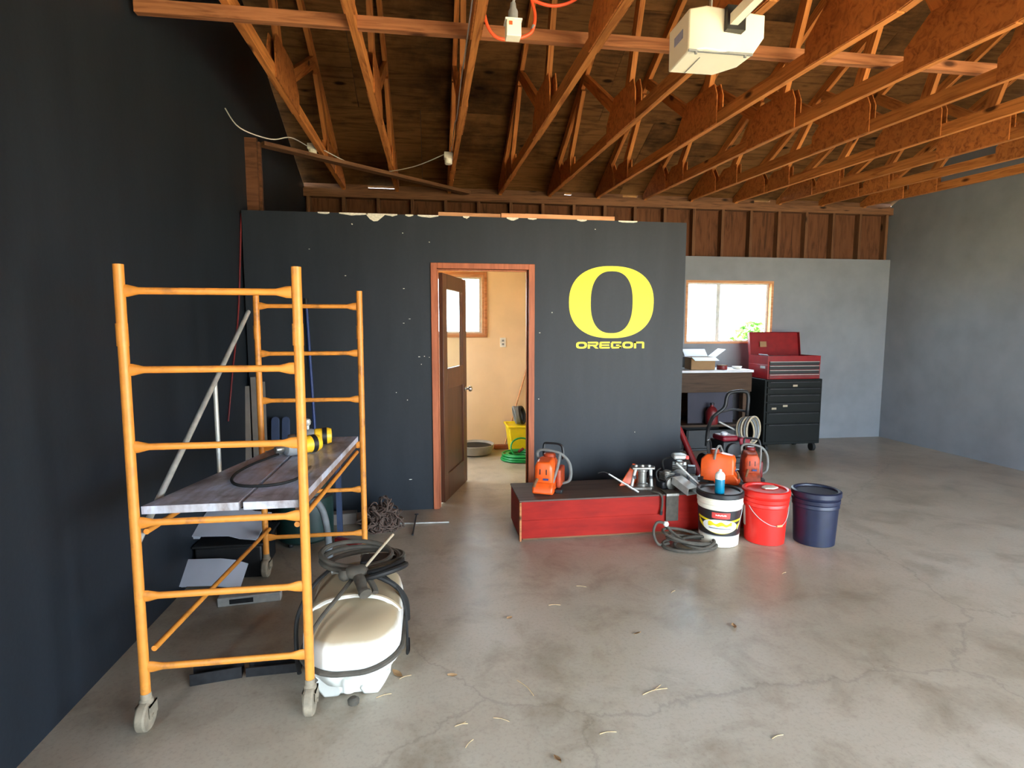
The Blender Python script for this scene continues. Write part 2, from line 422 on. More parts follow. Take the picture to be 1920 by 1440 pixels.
# ------------------------------------------------------------------ trusses
TX = [-.98 + .612 * k for k in range(12)]
ORD = ['first', 'second', 'third', 'fourth', 'fifth', 'sixth', 'seventh', 'eighth', 'ninth', 'tenth', 'eleventh', 'twelfth']
def truss(i, X):
    sag = .05 * min(1, max(0, (X + 1.2) / 1.6))
    t = thing('roof_truss', f'{ORD[i]} bare timber roof truss counted from the dark left wall', 'truss', (X, RIDGE, ZP), group='roof trusses')
    half = YB + .1 - RIDGE
    def zb(u): return -sag * (half - .1 - abs(u)) if abs(u) < half - .1 else 0      # bottom of the chord, local
    def zt(u): return zdeck(RIDGE + abs(u)) - ZP - .002                              # top of the rafter, local
    def mem(name, p, q, d=.089, th=.038, xo=0):
        board(name, (xo, p[0], p[1]), (xo, q[0], q[1]), th, d, 'truss_wood', t)
    for s in (1, -1):
        e = (half - .12)
        mem('bottom_chord', (s * .004, zb(0) + .0445), (s * e, .0475))
        h = .089 / 2 / math.cos(slope)
        mem('top_chord', (s * .006, zt(0) - h), (s * (half - .02), zt(half - .02) - h))
        J = [(3.62, 3.05), (1.85, 2.95), (1.85, 1.25), (.32, 1.15), (.32, .02)]
        for (ub, ut) in J:
            mem('web', (s * ub, zb(ub) + .085), (s * ut, zt(ut) - .10), xo=.0)
        for (u0, u1, hh, lean) in ((3.42, 3.80, .20, .06), (1.58, 2.22, .29, .13), (.0, .62, .26, .12)):
            for sx in (-1, 1):
                poly = [(s*u0, zb(u0) + .004), (s*u1, zb(u1) + .004), (s*u1, zb(u1) + .14), (s*(u1-lean-.04), zb(u1) + hh), (s*(u0+.04), zb(u0) + hh), (s*u0, zb(u0) + .2)]
                xx = .0191 if sx > 0 else -.0271
                M = Matrix(((0,0,1,xx),(1,0,0,0),(0,1,0,0),(0,0,0,1)))
                MB().prism(poly, .008, M).build('gusset_plate', 'gusset_ply', t)
        for sx in (-1, 1):
            u0, u1 = half - .75, half - .14
            poly = [(s*u0, zb(u0) + .004), (s*u1, .006), (s*u1, zt(u1) - .015), (s*(u0+.12), zt(u0+.12) - .04), (s*u0, zb(u0) + .15)]
            xx = .0191 if sx > 0 else -.0271
            MB().prism(poly, .008, Matrix(((0,0,1,xx),(1,0,0,0),(0,1,0,0),(0,0,0,1)))).build('gusset_plate', 'gusset_ply', t)
    return t
for i, X in enumerate(TX): truss(i, X)
# blocking along the eave, with a few slits of daylight left open
gaps = [(690, 742), (1058, 1072), (1168, 1196), (1415, 1445)]
gx = sorted((at(a, 350, Y=YB + .05).x, at(b, 350, Y=YB + .05).x) for a, b in gaps)
x = XL; segs = []
for a, b in gx: segs.append((x, a)); x = b
segs.append((x, XR))
for a, b in gx: MB().box((a, YB + .05, ZP), (b, YB + .09, zdeck(YB + .05) - .034)).build('eave_blocking', 'stud_wood', wall_back)
for a, b in segs: MB().box((a, YB + .05, ZP), (b, YB + .09, zdeck(YB + .05) + .001)).build('eave_blocking', 'stud_wood', wall_back)
MB().box((XL, YF - .09, ZP), (XR, YF - .05, zdeck(YF - .05) + .001)).build('eave_blocking', 'stud_wood', bpy.data.objects['wall_front'])
# lateral brace across the trusses
zl = ZP - .05 * (YB - 3.1) + .128
o = board('lateral_brace', (XL + .03, 3.1, zl), (XR - .05, 3.1, zl + .02), .038, .062, 'brace_wood',
      label='long reddish timber brace running level across all the trusses', cat='timber brace')
board('diagonal_brace', (-1.36, 5.0, 3.02), (.46, 6.75, 3.10), .089, .032, 'stud_wood',  # darker stud wood stands in for the low light in this corner
      label='thin diagonal timber brace in the dark corner above the blue office wall', cat='timber brace')
# sticks lying on top of the office wall
for (pa, pb, dy, zz, hh) in ((822, 938, .015, .001, .028), (940, 1152, .015, .001, .034), (985, 1062, .055, .001, .045)):
    a = at(pa, 408, Y=YO + dy); b = at(pb, 412, Y=YO + dy)
    nm = {822: 'thin pale lath lying on top of the office wall above the door', 940: 'thicker pale board end lying on the office wall top left of the emblem',
          985: 'short lath standing behind the two boards on the office wall'}[pa]
    board('wood_lath', (a.x, YO + dy, ZO + zz + hh/2), (b.x, YO + dy + .01, ZO + zz + hh/2), .028 if pa != 985 else .014, hh, 'pale_stick', label=nm, cat='board', group='laths on the office wall')

# ------------------------------------------------------------------ more materials
plain('yellow_paint', srgb(216, 138, 52), .45, var=.12, scale=30, dirt=srgb(150, 96, 46), dirt_amt=.25)
plain('galv', srgb(190, 190, 184), .45, metal=.4, var=.2, scale=20)
plain('steel', srgb(150, 148, 142), .35, metal=.8, var=.3, scale=25, dirt=srgb(80, 66, 50), dirt_amt=.45)
plain('dark_steel', srgb(52, 52, 54), .45, metal=.5, var=.35, scale=25)
plain('black_plastic', srgb(26, 26, 27), .5, var=.3, scale=30)
plain('black_rubber', srgb(22, 21, 20), .7, var=.3, scale=30)
plain('dusty_rubber', srgb(74, 68, 58), .8, var=.3, scale=30)
plain('caster_grey', srgb(140, 128, 108), .8, var=.3, scale=30)
plain('white_tank', srgb(212, 211, 202), .45, var=.05, scale=6)
plain('orange_plastic', srgb(238, 92, 24), .4, var=.15, scale=20, dirt=srgb(120, 56, 26), dirt_amt=.2)
plain('dark_orange', srgb(176, 66, 26), .55, var=.3, scale=20, dirt=srgb(60, 40, 30), dirt_amt=.5)
plain('handle_grey', srgb(116, 116, 112), .5, var=.25, scale=30)
plain('tool_yellow', srgb(244, 190, 40), .45, var=.12, scale=30)
plain('tool_grey', srgb(136, 138, 140), .55, var=.2, scale=30)
plain('bucket_white', srgb(236, 228, 206), .45, var=.06, scale=10)
plain('bucket_red', srgb(226, 38, 28), .4, var=.08, scale=10)
plain('red_metal', srgb(130, 20, 24), .35, var=.2, scale=10)
plain('red_dark', srgb(110, 24, 26), .45, var=.3, scale=10)
plain('label_black', srgb(40, 38, 38), .4, var=.15)
plain('label_yellow', srgb(240, 214, 30), .45, var=.08)
plain('label_white', srgb(240, 238, 228), .45, var=.05)
plain('label_red', srgb(214, 70, 62), .45, var=.1)
plain('emblem_yellow', srgb(252, 236, 0), .5, var=.03)
plain('spray_blue', srgb(8, 118, 150), .3, var=.1)
plain('opener_white', srgb(238, 232, 210), .5, var=.05, scale=4)
plain('logo_blue', srgb(150, 160, 190), .5, var=.1, scale=60)
plain('cord_orange', srgb(255, 92, 48), .5, var=.08)
plain('cable_white', srgb(214, 210, 200), .6, var=.12)
plain('teal_plastic', srgb(60, 130, 124), .5)
plain('hose_green', srgb(20, 150, 74), .35, var=.2, scale=20)
plain('bin_yellow', srgb(246, 214, 20), .45, var=.08)
plain('hose_grey', srgb(120, 124, 126), .6, var=.2)
plain('pan_grey', srgb(150, 144, 134), .7, var=.15)
plain('clay', srgb(176, 118, 84), .8)
plain('navy_plastic', srgb(22, 28, 52), .45)
plain('blue_paint', srgb(34, 56, 110), .5, var=.2)
plain('picket_blue', srgb(42, 56, 84), .6, var=.2)
plain('grey_board', srgb(112, 104, 96), .85, var=.2, scale=5)
plain('panel_pale', srgb(176, 180, 190), .55, var=.1, scale=4)
plain('dark_green', srgb(14, 44, 40), .5, var=.25)
plain('chest_green', srgb(14, 18, 16), .6, var=.3, scale=6, spec=.25)
plain('cardboard', srgb(150, 118, 82), .85, var=.12, scale=8)
plain('paper_white', srgb(226, 230, 236), .8, var=.05)
plain('bench_white', srgb(206, 208, 214), .4, var=.12, scale=6)
plain('purple_panel', srgb(52, 50, 62), .7, var=.15, scale=4)
wood('bench_wood', srgb(72, 52, 36), srgb(48, 33, 22), rough=.6)
wood('box_lid', srgb(96, 78, 68), srgb(62, 48, 42), knots=False, rough=.6, spec=.4)
plain('straw', srgb(196, 170, 128), .9, var=.3, scale=60)
plain('leaf_brown', srgb(150, 116, 78), .9, var=.3, scale=60)
plain('maroon', srgb(120, 20, 36), .35, var=.2)
plain('plate_white', srgb(236, 232, 222), .5)
plain('knob_steel', srgb(190, 186, 176), .25, metal=.9, var=.1)
plain('leaf_green', srgb(96, 150, 60), .7, var=.4, scale=3)
plain('rope_brown', srgb(86, 68, 58), .85, var=.45, scale=40)
plain('tan_pipe', srgb(170, 156, 130), .6, var=.2)
def mat_redwood():
    m, nt, b = _new('red_box_paint')
    v = _coords(nt, (1, 1, 5)); n = _noise(nt, v, 3.5, 6, .6)
    sc = _noise(nt, _coords(nt, (1, 1, 2)), 14, 8, .75)
    col = _ramp(nt, n, [(.3, srgb(128, 20, 12)), (.7, srgb(160, 29, 16))])
    f = _ramp(nt, sc, [(.68, (0, 0, 0)), (.76, (1, 1, 1))])
    col = _mix(nt, col, srgb(190, 140, 120), f)
    nt.links.new(col, b.inputs['Base Color']); b.inputs['Roughness'].default_value = .6
    b.inputs['Specular IOR Level'].default_value = .2
    _bump(nt, b, n, .2, .003)
mat_redwood()
def mat_platform():
    m, nt, b = _new('platform_ply')
    v = _coords(nt, (1.5, 1, 1)); n = _noise(nt, v, 3.2, 7, .6, .8)
    g = _noise(nt, _coords(nt, (9, 1.2, 1)), 5, 5, .6)
    col = _ramp(nt, n, [(.34, srgb(128, 120, 120)), (.46, srgb(172, 172, 182)), (.58, srgb(196, 206, 228)), (.70, srgb(150, 132, 116))])
    col = _mix(nt, col, _ramp(nt, g, [(.35, (.6, .58, .56)), (.6, (1, 1, 1))]), .6, 'MULTIPLY')
    sp = _noise(nt, _coords(nt, (2, 14, 1)), 3, 4, .6)
    col = _mix(nt, col, srgb(230, 226, 220), _ramp(nt, sp, [(.66, (0, 0, 0)), (.72, (1, 1, 1))]))
    nt.links.new(col, b.inputs['Base Color']); b.inputs['Roughness'].default_value = .38
mat_platform()
def mat_tank():
    """moulded white polyethylene with dust settled on faces that look up"""
    m, nt, b = _new('dusty_white_tank')
    ge = nt.nodes.new('ShaderNodeNewGeometry'); sx = nt.nodes.new('ShaderNodeSeparateXYZ')
    nt.links.new(ge.outputs['Normal'], sx.inputs[0])
    n = _noise(nt, _coords(nt), 9, 5)
    ad = nt.nodes.new('ShaderNodeMath'); ad.operation = 'MULTIPLY_ADD'; ad.inputs[1].default_value = .35
    nt.links.new(n, ad.inputs[0]); nt.links.new(sx.outputs[2], ad.inputs[2])
    f = _ramp(nt, ad.outputs[0], [(.42, (0, 0, 0)), (.80, (1, 1, 1))])
    col = _mix(nt, srgb(214, 213, 204), srgb(158, 140, 112), f)
    nt.links.new(col, b.inputs['Base Color']); b.inputs['Roughness'].default_value = .5
mat_tank()
def mat_glass():
    m, nt, b = _new('glass'); out = nt.nodes['Material Output']
    nt.nodes.remove(b)
    tr = nt.nodes.new('ShaderNodeBsdfTransparent'); tr.inputs[0].default_value = (.93, .96, .95, 1)
    gl = nt.nodes.new('ShaderNodeBsdfGlossy'); gl.inputs['Roughness'].default_value = .04
    mx = nt.nodes.new('ShaderNodeMixShader')
    mx.inputs[0].default_value = .07; nt.links.new(tr.outputs[0], mx.inputs[1]); nt.links.new(gl.outputs[0], mx.inputs[2])
    nt.links.new(mx.outputs[0], out.inputs[0])
mat_glass()

# ------------------------------------------------------------------ door, windows, trim
m = MB()
m.box((DX0 - .05, YO - .014, 0), (DX0, YO + .114, DZ + .045)); m.box((DX1, YO - .014, 0), (DX1 + .05, YO + .114, DZ + .045)); m.box((DX0, YO - .014, DZ), (DX1, YO + .114, DZ + .045))
m.box((DX0, YO + .03, 0), (DX0 + .012, YO + .055, DZ - .012)); m.box((DX1 - .012, YO + .03, 0), (DX1, YO + .055, DZ)); m.box((DX0, YO + .03, DZ - .012), (DX1 - .012, YO + .055, DZ))
m.build('trim_1', 'trim_wood', kind='structure', bevel=.003)
door = thing('door_1', None, None, (DX0 + .012, YO + .125, 0), R(71)); door['kind'] = 'structure'
DW, DH, DT = .73, 1.965, .036
def dbox(n, x0, x1, z0, z1, y0=-DT, y1=0, mat='door_wood', par=door): return MB().box((x0, y0, z0), (x1, y1, z1)).build(n, mat, par, bevel=.003)
dbox('stile', .004, .12, .012, DH); dbox('stile', DW - .12, DW, .012, DH)
dbox('rail', .12, DW - .12, .012, .24); dbox('rail', .12, DW - .12, .98, 1.16); dbox('rail', .12, DW - .12, 1.84, DH)
dbox('panel', .12, DW - .12, .24, .98, -DT + .012, -.012)
dbox('pane', .12, DW - .12, 1.16, 1.84, -DT/2 - .003, -DT/2 + .003, 'glass')
for sy, y0 in ((-1, -DT), (1, 0)):
    mk = MB().lathe([(.026, 0), (.026, .008), (.010, .012), (.010, .035), (.024, .042), (.028, .055), (.022, .068), (.004, .072)], 16,
                    Matrix.Translation((DW - .062, y0, .93)) @ Matrix.Rotation(R(90) * (1 if sy < 0 else -1), 4, 'X'))
    mk.build('door_knob', 'knob_steel', door)
mk = MB().cbox((DW + .002, -DT/2, .93), (.004, .024, .06)); mk.build('latch_plate', 'knob_steel', door)
for z in (.25, 1.0, 1.72): MB().tube([(0.0, .006, z - .045), (0.0, .006, z + .045)], .006, 8).build('hinge', 'steel', door)

def window(name, H, y0, fm, cols, casing=None):
    x0, x1, z0, z1 = H
    w = thing(name, None, None, ((x0+x1)/2, y0, z0)); w['kind'] = 'structure'
    hx = (x1-x0)/2; h = z1-z0; t = .03
    MB().box((-hx, .0, 0), (-hx+t, .09, h)).box((hx-t, 0, 0), (hx, .09, h)).box((-hx+t, 0, 0), (hx-t, .09, t*.7)).box((-hx+t, 0, h-t), (hx-t, .09, h)).build('jamb', fm, w)
    xs = [-hx + t] + cols + [hx - t]
    for i in range(len(xs) - 1):
        a, b = xs[i] + .001, xs[i+1] - .001; yy = .05 + (.018 if i % 2 else 0)
        MB().box((a, yy, t*.7), (a+.03, yy+.016, h-t)).box((b-.03, yy, t*.7), (b, yy+.016, h-t)).box((a+.03, yy, t*.7), (b-.03, yy+.016, t*.7+.02)).box((a+.03, yy, h-t-.02), (b-.03, yy+.016, h-t)).build('sash', 'galv', w)
        MB().box((a+.03, yy+.006, t*.7+.02), (b-.03, yy+.010, h-t-.02)).build('pane', 'glass', w)
    if casing:
        c = .032
        MB().box((-hx-c, -.016, -c), (-hx, 0, h+c)).box((hx, -.016, -c), (hx+c, 0, h+c)).box((-hx, -.016, -c), (hx, 0, 0)).box((-hx, -.016, h), (hx, 0, h+c)).build('casing', casing, w, bevel=.003)
    return w
window('window_1', GW, YB + .001, 'pale_stick', [at(1346, 580, Y=YB + .06).x - (GW[0]+GW[1])/2])
window('window_2', OW, YB - .012, 'pale_stick', [-.24, .24], casing='brace_wood')
portal('garage_window_portal', ((GW[0]+GW[1])/2, YB + .15, (GW[2]+GW[3])/2), (R(-90), 0, 0), GW[1]-GW[0], GW[3]-GW[2])
portal('office_window_portal', ((OW[0]+OW[1])/2, YB + .15, (OW[2]+OW[3])/2), (R(-90), 0, 0), OW[1]-OW[0], OW[3]-OW[2])
w3 = thing('added_window', None, None, (XL - .06, (LW3[0]+LW3[1])/2, LW3[2])); w3['kind'] = 'structure'  # added window out of view, lets more light into the office
hy, hz = (LW3[1]-LW3[0])/2, LW3[3]-LW3[2]
MB().box((-.06, -hy, 0), (.07, -hy+.03, hz)).box((-.06, hy-.03, 0), (.07, hy, hz)).box((-.06, -hy+.03, 0), (.07, hy-.03, .03)).box((-.06, -hy+.03, hz-.03), (.07, hy-.03, hz)).box((-.02, -.02, .03), (.02, .02, hz-.03)).build('jamb', 'pale_stick', w3)
for q in ((-hy+.03, -.02), (.02, hy-.03)): MB().box((-.003, q[0], .03), (.003, q[1], hz-.03)).build('pane', 'glass', w3)
portal('added_window_portal', (XL - .15, (LW3[0]+LW3[1])/2, (LW3[2]+LW3[3])/2), (R(90), 0, R(-90)), LW3[1]-LW3[0], hz)
# shrubs outside the garage window
def shrub(loc, r, h, n, label):
    t = thing('garden_shrub', label, 'shrub', loc, group='shrubs outside the window')
    m = MB()
    for k in range(n):
        a = random.uniform(0, 2*PI); z = random.uniform(.15, 1)*h; rr = r*math.sqrt(random.random())*math.sin(PI*min(.95, .15+z/h*.8))
        c = Vector((rr*math.cos(a), rr*math.sin(a), z)); u = Vector((random.gauss(0,1), random.gauss(0,1), random.gauss(0,.6))).normalized()
        w = u.cross(Vector((random.gauss(0,1), random.gauss(0,1), random.gauss(0,1)))).normalized(); s = random.uniform(.05, .09)
        vs = [m.bm.verts.new(c + u*s*1.6), m.bm.verts.new(c + w*s*.6), m.bm.verts.new(c - u*s*1.2), m.bm.verts.new(c - w*s*.6)]
        m.bm.faces.new(vs)
    m.build('foliage', 'leaf_green', t)
    MB().tube([(0,0,-.0), (.03,.02,h*.5), (0,0,h*.85)], [.04,.03,.01], 6).build('stem', 'rope_brown', t)
shrub((6.6, 10.6, -.12), .9, 1.75, 900, 'green shrub outside behind the right window pane by the tool chest')
shrub((4.9, 11.5, -.12), .8, 1.3, 700, 'low green shrub outside below the garage window sill')

# outlet in the office
p = at(943, 642, Y=YB - .012)
ot = thing('wall_outlet', 'white outlet plate on the cream office wall right of the window', 'outlet', (p.x, YB - .012, p.z))
MB().box((-.036, -.006, -.058), (.036, 0, .058)).build('cover_plate', 'plate_white', ot, bevel=.002)
for dz in (-.022, .022): MB().box((-.014, -.009, dz-.012), (.014, -.006, dz+.012)).build('socket', 'tool_grey', ot)

# ------------------------------------------------------------------ emblem and lettering on the office wall
def wpt(x, y): p = at(x, y, Y=YO); return (p.x, p.z)
WM = Matrix(((1,0,0,0),(0,0,-1,YO-.0005),(0,1,0,0),(0,0,0,1)))
def sup(cx, cz, a, b, e, n=72):
    out = []
    for k in range(n):
        t = 2*PI*k/n; c, s = math.cos(t), math.sin(t)
        out.append((cx + a*math.copysign(abs(c)**(2/e), c), cz + b*math.copysign(abs(s)**(2/e), s)))
    return out
def ring_prism(outer, inner, d, M):
    m = MB(); n = len(outer); V = []
    for poly, z in ((outer, 0), (outer, d), (inner, d), (inner, 0)):
        V.append([m.bm.verts.new(M @ Vector((p[0], p[1], z))) for p in poly])
    for i in range(4):
        A, B = V[i], V[(i+1) % 4]
        for j in range(n): m.bm.faces.new((A[j], A[(j+1)%n], B[(j+1)%n], B[j]))
    return m
x0, z1 = wpt(1066.8, 499); x1, z0 = wpt(1225.4, 634); _x, _ = wpt(1066.8, 566); 
cx = (wpt(1066.8, 566)[0] + wpt(1225.4, 566)[0]) / 2; cz = (wpt(1146, 499)[1] + wpt(1146, 634)[1]) / 2
a = (wpt(1225.4, 566)[0] - wpt(1066.8, 566)[0]) / 2; b = (wpt(1146, 499)[1] - wpt(1146, 634)[1]) / 2
ai = (wpt(1185.3, 566)[0] - wpt(1106.6, 566)[0]) / 2; bi = (wpt(1146, 508.5)[1] - wpt(1146, 624.8)[1]) / 2
em = thing('wall_emblem', 'yellow letter O emblem painted on the dark blue office wall', 'emblem', (0, 0, 0))
ring_prism(sup(cx, cz, a, b, 2.35), sup(cx, cz, ai, bi, 2.45), .0022, WM).build('ring', 'emblem_yellow', em, sharp=30)
tx0 = wpt(1080, 647)[0]; tx1 = wpt(1209.5, 647)[0]; tz0 = wpt(1145, 653.3)[1]; tz1 = wpt(1145, 640.7)[1]
H = tz1 - tz0; sp = (tx1 - tx0) / 6; LW = sp * .93
wt = thing('wall_lettering', 'small yellow word OREGON below the large emblem', 'lettering', (0, 0, 0))
def letter(i, ch):
    ox = tx0 + i * sp; k = .26 * H; v = .19 * LW
    def bx(m, u0, u1, w0, w1): m.prism([(ox+u0*LW, tz0+w0*H), (ox+u1*LW, tz0+w0*H), (ox+u1*LW, tz0+w1*H), (ox+u0*LW, tz0+w1*H)], .0022, WM)
    if ch == 'O':
        return ring_prism(sup(ox+LW/2, tz0+H/2, LW/2, H/2, 2.9, 40), sup(ox+LW/2, tz0+H/2, LW/2-v*1.15, H/2-k, 2.9, 40), .0022, WM)
    m = MB()
    if ch == 'R':
        bx(m, .0, .2, 0, .62); bx(m, .0, .84, .76, 1); bx(m, .2, .86, .36, .58); bx(m, .78, .98, .56, .80)
        m.prism([(ox+.46*LW, tz0+.37*H), (ox+.72*LW, tz0+.37*H), (ox+1.0*LW, tz0), (ox+.74*LW, tz0)], .0022, WM)
        m.prism([(ox+.84*LW, tz0+.76*H), (ox+.98*LW, tz0+.78*H), (ox+.95*LW, tz0+.93*H), (ox+.84*LW, tz0+H)], .0022, WM)
    if ch == 'E':
        bx(m, .0, .2, .1, .9); bx(m, .06, .96, .76, 1); bx(m, .06, .96, 0, .24); bx(m, .2, .92, .4, .6)
    if ch == 'G':
        bx(m, .0, .2, .16, .84); bx(m, .08, .96, .76, 1); bx(m, .08, .96, 0, .24); bx(m, .78, .98, .0, .56); bx(m, .48, .98, .38, .58)
    if ch == 'N':
        bx(m, .02, .22, 0, 1); bx(m, .02, .84, .76, 1); bx(m, .78, .98, 0, .82)
        m.prism([(ox+.84*LW, tz0+.76*H), (ox+.98*LW, tz0+.8*H), (ox+.94*LW, tz0+.94*H), (ox+.84*LW, tz0+H)], .0022, WM)
    return m
for i, ch in enumerate('OREGON'): letter(i, ch).build('letter', 'emblem_yellow', wt)

# ------------------------------------------------------------------ scaffold
YN, YFAR, SXR, SXL = 2.14, 3.44, -.487, -1.05
sc = thing('rolling_scaffold', 'yellow tubular rolling scaffold tower on grey casters', 'scaffold', (SXR, YN, 0))
o0 = Vector((SXR, YN, 0)); RZ = [.24, .517, .796, 1.077, 1.356, 1.634]
for yy, xr, xl in ((YN, SXR, SXL - .03), (YFAR, -.425, -1.01)):
    for xx in (xr, xl):
        m = MB(); m.tube([Vector((xx, yy, .125)) - o0, Vector((xx + .006, yy, 1.725)) - o0], .0175, 14)
        pp = m.build('post', 'yellow_paint', sc)
        MB().tube([Vector((xx + .004, yy, 1.44)) - o0, Vector((xx + .004, yy, 1.52)) - o0], .0195, 14).build('sleeve', 'yellow_paint', pp)
        c = MB(); c.lathe([(.024, .098), (.024, .112), (.019, .118), (.019, .14)], 14, Matrix.Translation(Vector((xx, yy, 0)) - o0))
        c.box(Vector((xx - .026, yy - .03, .05)) - o0, Vector((xx - .022, yy + .026, .10)) - o0); c.box(Vector((xx + .022, yy - .03, .05)) - o0, Vector((xx + .026, yy + .026, .10)) - o0)
        c.box(Vector((xx - .026, yy - .03, .094)) - o0, Vector((xx + .026, yy + .026, .10)) - o0)
        c.tube([Vector((xx - .03, yy - .012, .056)) - o0, Vector((xx + .03, yy - .012, .056)) - o0], .008, 8)
        cf = c.build('caster_fork', 'caster_grey', sc)
        MB().lathe([(.02, -.018), (.05, -.018), (.0555, -.012), (.056, 0), (.0555, .012), (.05, .018), (.02, .018)], 24,
                   Matrix.Translation(Vector((xx, yy - .012, .056)) - o0) @ Matrix.Rotation(R(90), 4, 'Y')).build('wheel', 'caster_grey', cf)
    for z in RZ:
        m = MB(); a, b = xl + .012, xr - .012; rr = []
        seg = 12; prof = [(0, .022, .009), (.018, .022, .009), (.05, .0125, .0125), (1, .0125, .0125)]
        xs = [(a, .022, .009), (a + .02, .021, .009), (a + .055, .0125, .0125), (b - .055, .0125, .0125), (b - .02, .021, .009), (b, .022, .009)]
        rings = [[Vector((x, yy + ry*math.cos(2*PI*k/seg), z + rz*math.sin(2*PI*k/seg))) - o0 for k in range(seg)] for x, rz, ry in xs]
        m.rings(rings); m.build('rung', 'yellow_paint', sc)
for xn, xf in ((SXR - .03, -.455), (SXL + .0, -.98)):
    for z in ((.755, .30) if xn < -.8 else (.755,)):
        MB().tube([Vector((xn, YN + .02, z)) - o0, Vector((xf, YFAR - .02, z)) - o0], .011, 10).build('side_rail', 'yellow_paint', sc)
MB().tube([Vector((SXL + .0, YN + .7, .77)) - o0, Vector((-1.0, YFAR - .02, .50)) - o0], .0125, 10).build('brace', 'yellow_paint', sc)
MB().tube([Vector((SXL - .03, YN + .02, .72)) - o0, Vector((-1.045, YFAR - .01, 1.60)) - o0], .0125, 10).build('brace', 'galv', sc)
MB().tube([Vector((-1.066, 2.93, .78)) - o0, Vector((-1.066, 2.93, 1.25)) - o0], .011, 10).build('brace', 'galv', sc)
pf = thing('scaffold_platform', 'worn two board plywood platform lying across the scaffold rungs', 'platform', (-.73, 2.7, .8195))
MB().prism([(.02, -.535), (.219, -.535), (.282, .735), (.014, .735)], .03, z0=.0).build('platform_board', 'platform_ply', pf)
MB().prism([(-.335, -.535), (.003, -.535), (-.002, .68), (-.08, .68)], .03, z0=.0).build('platform_board', 'platform_ply', pf)
MB().prism([(.206, -.53), (.214, -.53), (.276, .69), (.268, .69)], .030, z0=-.0305).build('edge_angle', 'stud_wood', pf)
ZPL = .8505
# power tools on the platform
def tool(label, pa, pb, flip):
    A = at(*pa, Z=ZPL); B = at(*pb, Z=ZPL); d = (B - A); L = d.length
    t = thing('power_drill', label, 'power tool', (A.x, A.y, ZPL), math.atan2(d.y, d.x), group='power tools on the scaffold platform')
    r = .0485
    X = Matrix.Translation((0, 0, r)) @ Matrix.Rotation(R(90), 4, 'Y')
    MB().lathe([(.012, -.01), (.036, 0), (.044, .02), (.045, .07), (.040, .085)], 18, X).build('gear_housing', 'tool_grey', t)
    MB().lathe([(.040, .085), (.044, .09), (.044, .13), (.047, .14), (.047, L - .02), (.04, L), (.01, L + .003)], 18, X).build('motor_body', 'tool_yellow', t)
    MB().lathe([(.0478, L * .72), (.0478, L * .86)], 18, X).build('vent_band', 'black_plastic', t)
    s = -1 if flip else 1
    m = MB(); m.tube(smoothpts([(.14, 0, r+.01), (.12, s*.06, r-.005), (.10, s*.12, .028), (.09, s*.15, .022)], 4), [.022]*10 + [.019]*3, 10)
    m.build('handle', 'tool_yellow', t)
    MB().cbox((.085, s*.165, .026), (.07, .035, .05)).build('handle_foot', 'black_plastic', t, bevel=.006)
    MB().lathe([(.014, -.055), (.018, -.05), (.02, -.02), (.014, -.01)], 12, X).build('chuck', 'steel', t)
    return t
tool('yellow power drill with grey gear housing, nearest on the platform', (536, 858), (598, 846), False)
tool('yellow and black power drill lying behind the other drill', (560, 836), (622, 832), False)
MB().lathe([(.010, 0), (.010, .02), (.017, .028), (.02, .042), (.014, .056), (.002, .06)], 14, Matrix.Translation((.05, 0, .092))).build('side_knob', 'galv', bpy.data.objects['power_drill.001'])
pts = [at(x, y, Z=ZPL + .0065) for x, y in [(522, 852), (500, 860), (470, 872), (446, 885), (435, 897), (438, 906), (455, 911), (485, 911.5), (520, 908), (548, 901), (566, 893)]]
cb = thing('cable_whip', 'black flexible cable looped on the platform with silver end fittings', 'cable', pts[5])
c0 = pts[5]; pl = smoothpts([p - c0 for p in pts], 6)
MB().tube(pl, .0062, 8).build('cable', 'black_rubber', cb)
MB().tube([pl[0] + Vector((0,0,.002)), pl[0] + (pl[0]-pl[6]).normalized()*.012, pl[0] + (pl[0]-pl[6]).normalized()*.09], [.0075, .0075, .006], 8).build('end_fitting', 'galv', cb)
e = (pl[-1]-pl[-5]).normalized()
MB().tube([pl[-1] + Vector((0,0,.006)), pl[-1] + e*.05 + Vector((0,.02,.008)), pl[-1] + e*.07 + Vector((-.01,.05,.008))], [.012, .014, .012], 10).build('end_fitting', 'steel', cb)

# ------------------------------------------------------------------ sprayer tank
sp0 = Vector((-.345, 2.165, 0)); sp = thing('sprayer_tank', 'dusty white moulded sprayer tank with a hose band, beside the scaffold caster', 'sprayer', sp0)
def rrect(hw, z0, z1, y, r, n=6):
    out = []; r = min(r, hw, (z1-z0)/2)
    for cx, cz, a0 in ((hw-r, z1-r, 0), (-hw+r, z1-r, PI/2), (-hw+r, z0+r, PI), (hw-r, z0+r, 1.5*PI)):
        for k in range(n): a = a0 + PI/2*k/(n-1); out.append(Vector((cx + r*math.cos(a), y, cz + r*math.sin(a))))
    return out
m = MB()
# upper body: stacked outlines in plan, leaning back and narrowing over a sloped shoulder
def plan(z, hw, y0, y1, r, n=8, dz=0.0):
    out = []; r = min(r, hw*.98, (y1-y0)/2*.98)
    for cx, cy, a0 in ((hw-r, y1-r, 0), (-hw+r, y1-r, PI/2), (-hw+r, y0+r, PI), (hw-r, y0+r, 1.5*PI)):
        for k in range(n):
            a = a0 + PI/2*k/(n-1); yy = cy + r*math.sin(a); out.append(Vector((cx + r*math.cos(a), yy, z + dz*(yy-y0)/(y1-y0))))
    return out
